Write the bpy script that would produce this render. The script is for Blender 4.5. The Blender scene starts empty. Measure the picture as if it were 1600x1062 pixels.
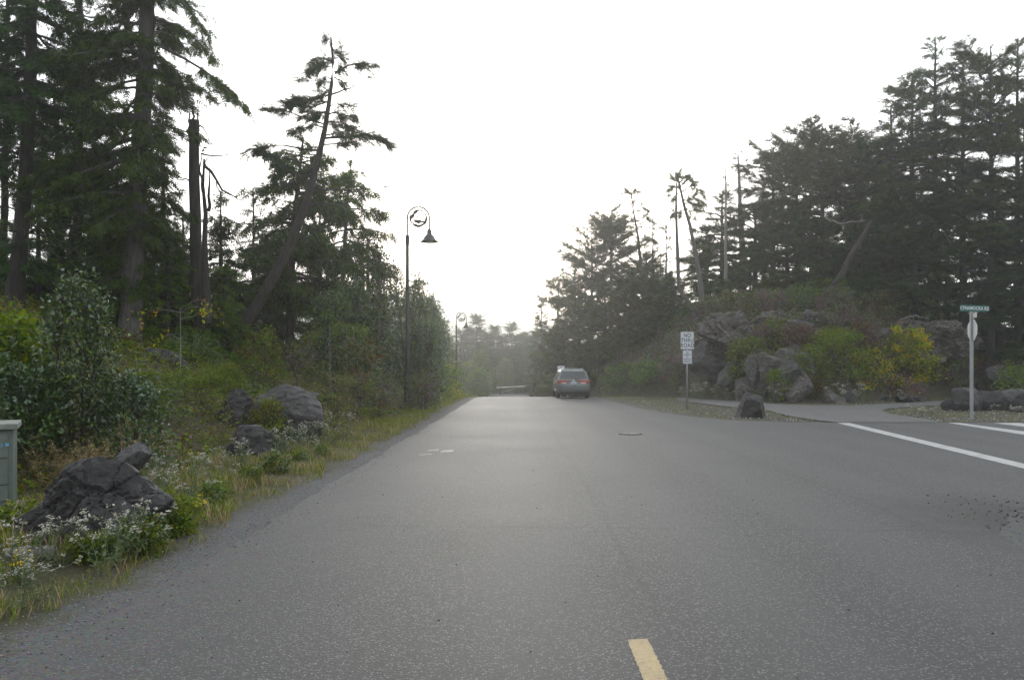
import bpy, bmesh, math, random
import numpy as np
from mathutils import Vector, Matrix, noise as mnoise

SC = bpy.context.scene
COL = SC.collection
PI = math.pi
F_PX, CAM_H, HOR = 1350.0, 1.6, 580.0
rad = math.radians

def X(px, d): return (px - 800.0) / F_PX * d
def Z(py, d): return CAM_H + (HOR - py) / F_PX * d
def W(px, py, d): return np.array([X(px, d), d, Z(py, d)])

# ------------------------------------------------------------------ mesh helpers
class MB:
    """collects vertices and faces (any polygon size) for ONE mesh"""
    def __init__(s): s.v = []; s.f = []; s.n = 0
    def add(s, V, F, mi=0):
        V = np.asarray(V, float).reshape(-1, 3); F = np.asarray(F, int)
        if F.ndim == 1: F = F.reshape(1, -1)
        if len(V) == 0 or len(F) == 0: return s
        s.v.append(V); s.f.append((F + s.n, np.full(len(F), mi) if np.isscalar(mi) else np.asarray(mi)))
        s.n += len(V); return s
    def mesh(s, name, mats, smooth=False):
        me = bpy.data.meshes.new(name)
        V = np.concatenate(s.v) if s.v else np.zeros((0, 3))
        me.vertices.add(len(V)); me.vertices.foreach_set('co', V.astype(np.float32).ravel())
        li = np.concatenate([f.ravel() for f, _ in s.f])
        cnt = np.concatenate([np.full(len(f), f.shape[1]) for f, _ in s.f])
        st = np.concatenate([[0], np.cumsum(cnt)[:-1]])
        me.loops.add(len(li)); me.loops.foreach_set('vertex_index', li.astype(np.int32))
        me.polygons.add(len(cnt))
        me.polygons.foreach_set('loop_start', st.astype(np.int32))
        me.polygons.foreach_set('loop_total', cnt.astype(np.int32))
        me.polygons.foreach_set('material_index', np.concatenate([m for _, m in s.f]).astype(np.int32))
        me.polygons.foreach_set('use_smooth', np.full(len(cnt), bool(smooth)))
        for m in (mats if isinstance(mats, (list, tuple)) else [mats]): me.materials.append(m)
        me.update(calc_edges=True); me.validate()
        return me
    def build(s, name, mats, parent=None, smooth=False, loc=None):
        o = bpy.data.objects.new(name, s.mesh(name, mats, smooth)); COL.objects.link(o)
        if parent: o.parent = parent
        if loc is not None: o.location = loc
        return o

def tag(o, label=None, cat=None, group=None, kind=None):
    if label: o['label'] = label
    if cat: o['category'] = cat
    if group: o['group'] = group
    if kind: o['kind'] = kind
    return o
def empty(name, loc, label, cat, group=None, rz=0.0):
    o = bpy.data.objects.new(name, None); COL.objects.link(o)
    o.empty_display_size = .2
    o.location = loc; o.rotation_euler = (0, 0, rz)
    return tag(o, label, cat, group)
def copy_tree(o, loc=None, rz=None, sc=None, label=None, group=None, parent=None, mat=None):
    c = o.copy(); COL.objects.link(c)
    c.parent = parent
    for ch in list(o.children): copy_tree(ch, parent=c)
    if loc is not None: c.location = loc
    if rz is not None: c.rotation_euler = (0, 0, rz)
    if sc is not None: c.scale = (sc, sc, sc) if np.isscalar(sc) else sc
    if label: c['label'] = label
    if group: c['group'] = group
    return c

def nrm(v):
    return v / np.maximum(np.linalg.norm(v, axis=-1, keepdims=True), 1e-9)
def box(mb, lo, hi, mi=0, bev=0.0):
    x0, y0, z0 = lo; x1, y1, z1 = hi
    if bev <= 0:
        V = [(x0,y0,z0),(x1,y0,z0),(x1,y1,z0),(x0,y1,z0),(x0,y0,z1),(x1,y0,z1),(x1,y1,z1),(x0,y1,z1)]
        return mb.add(V, [(0,3,2,1),(4,5,6,7),(0,1,5,4),(1,2,6,5),(2,3,7,6),(3,0,4,7)], mi)
    bm = bmesh.new(); bmesh.ops.create_cube(bm, size=1)
    for v in bm.verts:
        v.co = ((x0+x1)/2 + v.co.x*(x1-x0), (y0+y1)/2 + v.co.y*(y1-y0), (z0+z1)/2 + v.co.z*(z1-z0))
    bmesh.ops.bevel(bm, geom=bm.edges[:], offset=bev, segments=2, affect='EDGES', profile=.6)
    return add_bm(mb, bm, mi)
def add_bm(mb, bm, mi=0):
    bm.verts.index_update(); bm.verts.ensure_lookup_table()
    V = np.array([v.co[:] for v in bm.verts])
    by = {}
    for f in bm.faces: by.setdefault(len(f.verts), []).append([v.index for v in f.verts])
    base = True
    n0 = mb.n; mb.v.append(V); mb.n += len(V)
    for k, L in by.items():
        mb.f.append((np.array(L) + n0, np.full(len(L), mi)))
    bm.free(); return mb
def tubes(mb, P, R, sides=5, mi=0, cap=False):
    """P (n,K,3) polylines, R (n,K) radii"""
    P = np.asarray(P, float); R = np.asarray(R, float)
    if P.ndim == 2: P = P[None]; R = R[None]
    n, K, _ = P.shape
    T = np.gradient(P, axis=1); T = nrm(T)
    up = np.where(np.abs(T[..., 2:3]) > .9, np.array([1., 0, 0]), np.array([0, 0, 1.]))
    up = np.repeat(up[:, :1], K, axis=1) if K else up
    A = nrm(np.cross(T, up)); B = np.cross(T, A)
    a = np.linspace(0, 2*PI, sides, endpoint=False)
    V = P[:, :, None] + R[:, :, None, None]*(A[:, :, None]*np.cos(a)[:, None] + B[:, :, None]*np.sin(a)[:, None])
    i = np.arange(n)[:, None, None]*K*sides; k = np.arange(K-1)[None, :, None]*sides; j = np.arange(sides)[None, None]
    j2 = (j+1) % sides
    Fq = np.stack(np.broadcast_arrays(i+k+j, i+k+j2, i+k+sides+j2, i+k+sides+j), -1).reshape(-1, 4)
    n0 = mb.n
    mb.add(V.reshape(-1, 3), Fq, mi)
    if cap:
        for q in range(n):
            b = n0 + q*K*sides
            mb.f.append((np.array([[b+m for m in range(sides)][::-1], [b+(K-1)*sides+m for m in range(sides)]]), np.full(2, mi)))
    return mb
def lathe(mb, prof, c=(0,0,0), seg=20, mi=0, axis='z'):
    prof = np.asarray(prof, float); K = len(prof)
    a = np.linspace(0, 2*PI, seg, endpoint=False)
    r = prof[:, 0][:, None]; h = prof[:, 1][:, None] + 0*a
    V = np.stack([r*np.cos(a), r*np.sin(a), h], -1)
    if axis == 'x': V = V[..., [2, 0, 1]]
    if axis == 'y': V = V[..., [1, 2, 0]]
    V = V.reshape(-1, 3) + np.asarray(c)
    k = np.arange(K-1)[:, None]*seg; j = np.arange(seg)[None]; j2 = (j+1) % seg
    Fq = np.stack(np.broadcast_arrays(k+j, k+j2, k+seg+j2, k+seg+j), -1).reshape(-1, 4)
    return mb.add(V, Fq, mi)
def prism(mb, poly, y0, y1, mi=0):
    """poly in (x,z) extruded from y0 to y1"""
    n = len(poly); V = [(x, y0, z) for x, z in poly] + [(x, y1, z) for x, z in poly]
    n0 = mb.n
    mb.add(V, [(i, (i+1) % n, n+(i+1) % n, n+i) for i in range(n)], mi)
    mb.f.append((np.array([[n0+i for i in range(n)][::-1]]), np.array([mi])))
    mb.f.append((np.array([[n0+n+i for i in range(n)]]), np.array([mi])))
    return mb
def fill_polys(name, polys, thick, mat, parent=None):
    """2-D polygons with holes, filled and extruded (x,y plane)"""
    cu = bpy.data.curves.new(name, 'CURVE'); cu.dimensions = '2D'; cu.fill_mode = 'BOTH'; cu.extrude = thick/2
    for p in polys:
        sp = cu.splines.new('POLY'); sp.points.add(len(p)-1); sp.use_cyclic_u = True
        for q, (x, y) in zip(sp.points, p): q.co = (x, y, 0, 1)
    return curve_to_mesh(name, cu, mat, parent)
def curve_to_mesh(name, cu, mat, parent=None):
    t = bpy.data.objects.new('tmp_curve', cu); COL.objects.link(t)
    bpy.context.view_layer.update()
    me = bpy.data.meshes.new_from_object(t.evaluated_get(bpy.context.evaluated_depsgraph_get()))
    bpy.data.objects.remove(t)
    me.name = name; me.materials.clear(); me.materials.append(mat)
    o = bpy.data.objects.new(name, me); COL.objects.link(o)
    if parent: o.parent = parent
    return o
def text(name, body, size, mat, parent, loc, rot=(PI/2, 0, 0), bold=.0, align='CENTER', wx=1.0, thick=.002, space=1.0):
    cu = bpy.data.curves.new(name, 'FONT'); cu.body = body; cu.size = size
    cu.align_x = align; cu.align_y = 'CENTER'; cu.extrude = thick/2; cu.offset = bold*size; cu.space_character = space
    o = curve_to_mesh(name, cu, mat, parent)
    o.location = loc; o.rotation_euler = rot; o.scale = (wx, 1, 1)
    return o

# ------------------------------------------------------------------ materials
def new_mat(name):
    m = bpy.data.materials.new(name); m.use_nodes = True
    nt = m.node_tree; return m, nt, nt.nodes['Principled BSDF'], nt.nodes['Material Output']
def N(nt, t, **kw):
    n = nt.nodes.new(t)
    for k, v in kw.items():
        if k in n.inputs.keys() if isinstance(k, str) else False: n.inputs[k].default_value = v
        else: setattr(n, k, v)
    return n
def ramp(nt, fac, stops):
    r = nt.nodes.new('ShaderNodeValToRGB'); e = r.color_ramp.elements
    while len(e) < len(stops): e.new(.5)
    for q, (p, c) in zip(e, stops):
        q.position = p; q.color = (c, c, c, 1) if np.isscalar(c) else (*c, 1)
    nt.links.new(fac, r.inputs[0]); return r.outputs[0]
def coords(nt, scale=(1, 1, 1), kind='Object', world=False):
    if world: src = nt.nodes.new('ShaderNodeNewGeometry').outputs['Position']
    else: src = nt.nodes.new('ShaderNodeTexCoord').outputs[kind]
    mp = nt.nodes.new('ShaderNodeMapping'); mp.inputs['Scale'].default_value = scale
    nt.links.new(src, mp.inputs[0]); return mp.outputs[0]
def noise_tex(nt, vec, scale, detail=4, rough=.55, dist=0):
    n = nt.nodes.new('ShaderNodeTexNoise'); n.inputs['Scale'].default_value = scale
    n.inputs['Detail'].default_value = detail; n.inputs['Roughness'].default_value = rough; n.inputs['Distortion'].default_value = dist
    nt.links.new(vec, n.inputs['Vector']); return n.outputs[0]
def voro(nt, vec, scale, feature='F1', out='Distance'):
    n = nt.nodes.new('ShaderNodeTexVoronoi'); n.feature = feature; n.inputs['Scale'].default_value = scale
    nt.links.new(vec, n.inputs['Vector']); return n.outputs[out]
def mix(nt, fac, a, b, mode='MIX'):
    m = nt.nodes.new('ShaderNodeMix'); m.data_type = 'RGBA'; m.blend_type = mode
    for i, v in ((0, fac), (6, a), (7, b)):
        if isinstance(v, bpy.types.NodeSocket): nt.links.new(v, m.inputs[i])
        elif i == 0: m.inputs[i].default_value = v
        else: m.inputs[i].default_value = (v, v, v, 1) if np.isscalar(v) else (*v, 1)
    return m.outputs[2]
def math_n(nt, op, a, b=0.0, c=0.0):
    m = nt.nodes.new('ShaderNodeMath'); m.operation = op
    for i, v in enumerate((a, b, c)):
        if isinstance(v, bpy.types.NodeSocket): nt.links.new(v, m.inputs[i])
        else: m.inputs[i].default_value = v
    return m.outputs[0]
def bump(nt, b, h, strength=.4, dist=.02):
    n = nt.nodes.new('ShaderNodeBump'); n.inputs['Strength'].default_value = strength; n.inputs['Distance'].default_value = dist
    nt.links.new(h, n.inputs['Height']); nt.links.new(n.outputs[0], b.inputs['Normal'])

def plain(name, c, rough=.5, metal=0.0, var=.12, spec=.5, scale=6.0):
    m, nt, b, o = new_mat(name)
    v = coords(nt); f = noise_tex(nt, v, scale, 5)
    hi = tuple(min(1, x*(1+var)) for x in c); lo = tuple(x*(1-var*1.6) for x in c)
    nt.links.new(ramp(nt, f, [(.3, lo), (.7, hi)]), b.inputs['Base Color'])
    nt.links.new(ramp(nt, f, [(.3, rough*.85), (.7, min(1, rough*1.15))]), b.inputs['Roughness'])
    b.inputs['Metallic'].default_value = metal; b.inputs['Specular IOR Level'].default_value = spec
    return m
def foliage(name, cols, rough=.6, spec=.3, trans=.25, sat=1.35):
    """leaves: colour varies from leaf to leaf, part of the light comes through"""
    m, nt, b, o = new_mat(name)
    g = nt.nodes.new('ShaderNodeNewGeometry')
    oi = nt.nodes.new('ShaderNodeObjectInfo')
    n = len(cols)
    c = ramp(nt, g.outputs['Random Per Island'], [(i/max(1, n-1), q) for i, q in enumerate(cols)])
    hv = nt.nodes.new('ShaderNodeHueSaturation')
    nt.links.new(c, hv.inputs['Color'])
    vv = nt.nodes.new('ShaderNodeMapRange'); vv.inputs['To Min'].default_value = .75; vv.inputs['To Max'].default_value = 1.3
    nt.links.new(oi.outputs['Random'], vv.inputs[0]); nt.links.new(vv.outputs[0], hv.inputs['Value'])
    hh = nt.nodes.new('ShaderNodeMapRange'); hh.inputs['To Min'].default_value = .485; hh.inputs['To Max'].default_value = .515
    r2 = math_n(nt, 'FRACT', math_n(nt, 'MULTIPLY', oi.outputs['Random'], 7.31))
    nt.links.new(r2, hh.inputs[0]); nt.links.new(hh.outputs[0], hv.inputs['Hue']); hv.inputs['Saturation'].default_value = sat
    col = hv.outputs[0]
    nt.links.new(col, b.inputs['Base Color'])
    b.inputs['Roughness'].default_value = rough; b.inputs['Specular IOR Level'].default_value = spec
    t = nt.nodes.new('ShaderNodeBsdfTranslucent'); nt.links.new(col, t.inputs['Color'])
    mx = nt.nodes.new('ShaderNodeMixShader'); mx.inputs[0].default_value = trans
    nt.links.new(b.outputs[0], mx.inputs[1]); nt.links.new(t.outputs[0], mx.inputs[2])
    nt.links.new(mx.outputs[0], o.inputs['Surface'])
    return m
def bark(name, c0, c1, sc=9.0):
    m, nt, b, o = new_mat(name)
    v = coords(nt, (sc, sc, sc*.13)); f = noise_tex(nt, v, 1.6, 7, .65, .4)
    f2 = noise_tex(nt, coords(nt), .9, 3)
    c = mix(nt, ramp(nt, f2, [(.35, 0.), (.7, .6)]), ramp(nt, f, [(.3, c0), (.68, c1)]), tuple(.55*x+.02 for x in c1))
    nt.links.new(c, b.inputs['Base Color']); b.inputs['Roughness'].default_value = .9; b.inputs['Specular IOR Level'].default_value = .2
    bump(nt, b, f, .8, .04); return m
def mixv(nt, v, f):
    n = nt.nodes.new('ShaderNodeVectorMath'); n.operation = 'ADD'; nt.links.new(v, n.inputs[0])
    nt.links.new(math_n(nt, 'MULTIPLY', f, .7), n.inputs[1]); return n.outputs[0]
def rock_mat(name, c0, c1, lich=(.32, .32, .28), lf=.25, moss=None):
    m, nt, b, o = new_mat(name)
    v = coords(nt); f = noise_tex(nt, v, 3.2, 9, .62, .3); g = noise_tex(nt, v, 22, 5, .6)
    st = noise_tex(nt, coords(nt, (1.2, 2.2, 9)), 1.6, 5, .6, .5)
    c = ramp(nt, math_n(nt, 'ADD', math_n(nt, 'MULTIPLY', f, .6), math_n(nt, 'MULTIPLY', st, .4)), [(.34, c0), (.62, c1)])
    c = mix(nt, ramp(nt, g, [(.35, .0), (.75, .55)]), c, tuple(x*1.7 for x in c1))
    c = mix(nt, ramp(nt, noise_tex(nt, v, 5.5, 6, .7), [(.60, 0.), (.68, lf)]), c, lich)
    if moss: c = mix(nt, ramp(nt, noise_tex(nt, v, 2.1, 5, .6), [(.5, 0.), (.62, .8)]), c, moss)
    nt.links.new(c, b.inputs['Base Color'])
    b.inputs['Roughness'].default_value = .72; b.inputs['Specular IOR Level'].default_value = .35
    ck = voro(nt, mixv(nt, v, f), 2.3, 'DISTANCE_TO_EDGE'); ck2 = ramp(nt, ck, [(.0, 0.), (.035, 1.)])
    nt.links.new(mix(nt, ramp(nt, ck, [(.0, .55), (.03, 0.)]), c, tuple(.35*x for x in c0)), b.inputs['Base Color'])
    h = math_n(nt, 'ADD', f, math_n(nt, 'ADD', math_n(nt, 'MULTIPLY', g, .3), math_n(nt, 'ADD', math_n(nt, 'MULTIPLY', st, .12), math_n(nt, 'MULTIPLY', ck2, .5))))
    bump(nt, b, h, .7, .05); return m

M = {}
M['cedar'] = foliage('cedar_needles', [(.015,.036,.010),(.033,.068,.017),(.055,.095,.021),(.09,.125,.027)], spec=.12, trans=.28)
M['hemlock'] = foliage('hemlock_needles', [(.013,.030,.011),(.026,.054,.017),(.045,.076,.022)], spec=.12, trans=.25)
M['pine'] = foliage('pine_needles', [(.024,.040,.012),(.046,.066,.019),(.08,.098,.028)], spec=.12, trans=.25)
M['feather'] = foliage('pale_needles', [(.042,.070,.020),(.078,.110,.030),(.12,.145,.042)], spec=.12, trans=.32)
M['alder'] = foliage('alder_leaves', [(.028,.060,.019),(.052,.092,.028),(.078,.12,.036),(.12,.155,.045)], rough=.36, spec=.8, trans=.22)
M['gloss'] = foliage('glossy_leaves', [(.026,.050,.022),(.045,.078,.032),(.07,.105,.045)], rough=.34, spec=1.0, trans=.16)
M['olive'] = foliage('olive_leaves', [(.065,.12,.022),(.12,.18,.03),(.18,.22,.045)], trans=.3)
M['lime'] = foliage('lime_leaves', [(.08,.12,.02),(.13,.17,.025),(.2,.2,.03)], trans=.45)
M['amber'] = foliage('autumn_leaves', [(.17,.26,.03),(.30,.35,.035),(.46,.40,.035),(.52,.25,.025),(.20,.28,.03),(.34,.36,.035),(.24,.32,.03)], trans=.5)
M['rust'] = foliage('rust_leaves', [(.07,.05,.025),(.12,.075,.03),(.06,.06,.02),(.16,.09,.03)], trans=.25)
M['heather'] = foliage('heather_sprigs', [(.12,.08,.10),(.19,.11,.14),(.08,.085,.04),(.25,.17,.22)], trans=.2)
M['dry'] = foliage('dry_stalks', [(.20,.165,.10),(.30,.25,.155),(.14,.11,.065),(.38,.33,.23)], trans=.25)
M['grass'] = foliage('grass_blades', [(.06,.095,.02),(.11,.15,.03),(.16,.18,.04),(.22,.20,.08)], trans=.35)
M['moss'] = foliage('mossy_grass', [(.10,.13,.015),(.16,.19,.02),(.2,.2,.03)], trans=.35)
M['sage'] = foliage('grey_green_leaves', [(.10,.13,.08),(.16,.19,.12),(.22,.25,.17)], trans=.25)
M['petal'] = foliage('white_petals', [(.34,.34,.30),(.46,.46,.42),(.27,.25,.19),(.38,.36,.30)], trans=.2)
M['yellow'] = foliage('yellow_petals', [(.65,.50,.03),(.75,.6,.05)], trans=.2)
M['bark'] = bark('dark_bark', (.016,.0145,.0135), (.055,.048,.044))
M['barkpale'] = bark('pale_bark', (.035,.033,.031), (.125,.118,.112))
M['silver'] = bark('weathered_wood', (.10,.095,.09), (.30,.29,.275), 7)
M['greybark'] = bark('grey_weathered_bark', (.05,.047,.044), (.155,.15,.143), 7)
M['twig'] = bark('twig_bark', (.035,.03,.024), (.10,.085,.07), 14)
M['rockdark'] = rock_mat('dark_boulder_rock', (.009,.0085,.009), (.040,.038,.039), (.15,.15,.145), .45)
M['rockmid'] = rock_mat('grey_boulder_rock', (.016,.0155,.016), (.064,.062,.061), (.22,.22,.20), .45)
M['rocktan'] = rock_mat('outcrop_rock', (.022,.019,.018), (.080,.068,.064), (.24,.22,.20), .6, (.035,.042,.018))
M['crag'] = rock_mat('craggy_slope_rock', (.026,.023,.022), (.105,.092,.086), (.38,.36,.33), .85, (.03,.034,.016))
M['rockblock'] = rock_mat('blasted_rock', (.030,.028,.026), (.125,.116,.108), (.44,.42,.39), .8)
# ------------------------------------------------------------------ terrain
def sm(t): t = np.clip(t, 0, 1); return t*t*(3-2*t)
def zr(y):
    y = np.asarray(y, float)
    return -1.45*sm((y-50)/48.0)
def xl(y): return -3.02 + .0077*np.asarray(y, float)
R_PTS = np.array([(-20,4.4),(6.6,4.5),(7.4,4.45),(8.6,4.85),(10,5.75),(10.8,7.2),(11.3,9.6),(11.6,60),(27.05,60),(27.1,10.1),(27.35,8.9),(28.4,7.26),(30.6,6.4),(33.2,5.9),(38,5.5),(45,5.3),(60,5.1),(220,5.6)])
def xr(y): return np.interp(y, R_PTS[:, 0], R_PTS[:, 1])
FOOT = np.array([(5.5,95),(6.4,66),(8,60),(10.4,56),(12.6,45.5),(14.5,43.6),(17.5,44.5),(24,50.5),(34,60),(60,85),(400,300)])
def lumps(x, y, s=1.0):
    x = x/s; y = y/s
    return (np.sin(x*1.1+1.3*np.sin(y*.7)) + np.sin(y*1.37+x*.43+2) + .6*np.sin(x*2.7-y*1.9+1) + .4*np.sin(x*4.1+y*3.7))/3
def left_s(x, y): return xl(y) - x
def right_t(x, y):
    return (y - np.interp(x, FOOT[:, 0], FOOT[:, 1]))*.8
def G(x, y):
    x = np.asarray(x, float); y = np.asarray(y, float)
    base = zr(y) - .03
    s = left_s(x, y)
    w0 = np.interp(y, [0, 10, 16, 24], [4.6, 4.2, 2.6, 1.7])
    q = np.maximum(s - w0, 0)
    k = np.interp(y, [0, 45, 80, 120], [1, 1, .55, .25])
    left = k*(.46*7*(1-np.exp(-q/7.0)) + .10*np.minimum(q, 60)) + .16*lumps(x, y, 1.3)*np.minimum(q, 1.5)/1.5
    left += .05*sm((s-.1)/.6)*(1+lumps(x, y, .5))*.6 - np.where(y > 92, 1.1*sm((y-92)/25)*sm((s-.8)/3), 0)
    t = right_t(x, y)
    tt = np.maximum(t, 0)
    right = np.interp(x, [5,12,16,24], [5,5.8,6.3,8.4])*(1-np.exp(-tt/np.interp(x, [16,24], [5.0,4.2])))*sm(tt/1.5+.2) + .12*np.minimum(np.maximum(tt-8, 0), 60)
    right = right*np.interp(y, [40, 75, 110, 150], [1, 1, .55, .35]) + .28*lumps(x, y, 1.6)*np.clip(tt/2, 0, 1)
    right = np.where(x > xr(y)+.8, right*np.clip((x-xr(y)-.8)/2.5, 0, 1), 0)
    ridge = np.interp(x, [-800,-300,-120,-40,-24,0,24,80,220,800], [60,76,80,74,68,50,34,18,40,60])
    hill = 0.74*ridge*sm((y-520)/330.0) + 4*lumps(x, y, 24)*sm((y-520)/120)
    isl = np.where((x > xr(y)+.15) & (t < -.3), .03+.02*lumps(x, y, .6), 0)*np.where(y > 26, 1, 0)
    base = base + np.where((x > 3.9) & (y > 6) & (y < 11.8), .0255, 0)
    return base + np.where(s > 0, left, 0) + right + hill + isl*0
def hit(px, py, d0=12.0, d1=160.0):
    """distance at which the line of sight through a pixel meets the ground"""
    d = np.arange(d0, d1, .1); k = G(X(px, d), d) >= Z(py, d)
    return float(d[np.argmax(k)]) if k.any() else d1
def gz(x, y): return float(G(np.array([x]), np.array([y]))[0])

xs = np.concatenate([np.linspace(-900,-120,14), np.linspace(-110,-32,20)[0:], np.linspace(-30,-3.7,100), np.linspace(-3.6,-2.2,22), np.linspace(-2.0,4.2,10), np.linspace(4.5,40,110), np.linspace(41.5,120,30), np.linspace(140,900,14)])
ys = np.concatenate([np.linspace(-120,-5,12), np.linspace(-3,60,200), np.linspace(60.8,130,90), np.linspace(133,420,40), np.linspace(430,900,40)])
GX, GY = np.meshgrid(xs, ys)
GZ = G(GX, GY)
nx, ny = len(xs), len(ys)
i = np.arange(ny-1)[:, None]*nx; j = np.arange(nx-1)[None]
FQ = np.stack(np.broadcast_arrays(i+j, i+j+1, i+nx+j+1, i+nx+j), -1).reshape(-1, 4)

def ground_mat():
    m, nt, b, o = new_mat('soil_and_moss')
    p = coords(nt, world=True)
    sx = nt.nodes.new('ShaderNodeSeparateXYZ'); nt.links.new(p, sx.inputs[0])
    f = noise_tex(nt, p, .55, 6, .65); g = noise_tex(nt, p, 7, 6, .7); st = voro(nt, p, 42, 'F1', 'Color')
    soil = mix(nt, ramp(nt, f, [(.38, 0.), (.6, 1.)]), (.050,.040,.026), (.045,.055,.018))
    soil = mix(nt, ramp(nt, g, [(.4, 0.), (.7, .7)]), soil, (.085,.072,.045))
    grav = mix(nt, .75, (.135,.135,.136), st, 'MULTIPLY')
    grav = mix(nt, ramp(nt, voro(nt, p, 30), [(.0, .0), (.5, .5)]), (.10,.10,.10), grav)
    # gravel shoulder along the left road edge, soil beyond it
    s = math_n(nt, 'SUBTRACT', math_n(nt, 'MULTIPLY_ADD', sx.outputs[1], .0077, -3.02), sx.outputs[0])
    wob = math_n(nt, 'MULTIPLY_ADD', g, .9, -.45)
    wob2 = math_n(nt, 'MULTIPLY_ADD', f, 1.4, -.7)
    s2 = math_n(nt, 'ADD', math_n(nt, 'ADD', s, wob), wob2)
    mr = nt.nodes.new('ShaderNodeMapRange'); mr.inputs[1].default_value = -.05; mr.inputs[2].default_value = .35
    nt.links.new(s2, mr.inputs[0])
    mx_ = nt.nodes.new('ShaderNodeMapRange'); mx_.inputs[1].default_value = 5.0; mx_.inputs[2].default_value = 7.5; mx_.inputs[4].default_value = .8
    nt.links.new(math_n(nt, 'ADD', sx.outputs[0], math_n(nt, 'MULTIPLY', wob2, 3.0)), mx_.inputs[0])
    c = mix(nt, math_n(nt, 'MAXIMUM', mr.outputs[0], mx_.outputs[0]), grav, soil)
    nt.links.new(c, b.inputs['Base Color']); b.inputs['Roughness'].default_value = .95; b.inputs['Specular IOR Level'].default_value = .2
    h = math_n(nt, 'ADD', g, math_n(nt, 'MULTIPLY', voro(nt, p, 34), .5)); bump(nt, b, h, .8, .03)
    return m
M['ground'] = ground_mat()
tag(MB().add(np.stack([GX, GY, GZ], -1), FQ).build('ground', M['ground'], smooth=True), kind='structure')

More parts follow.
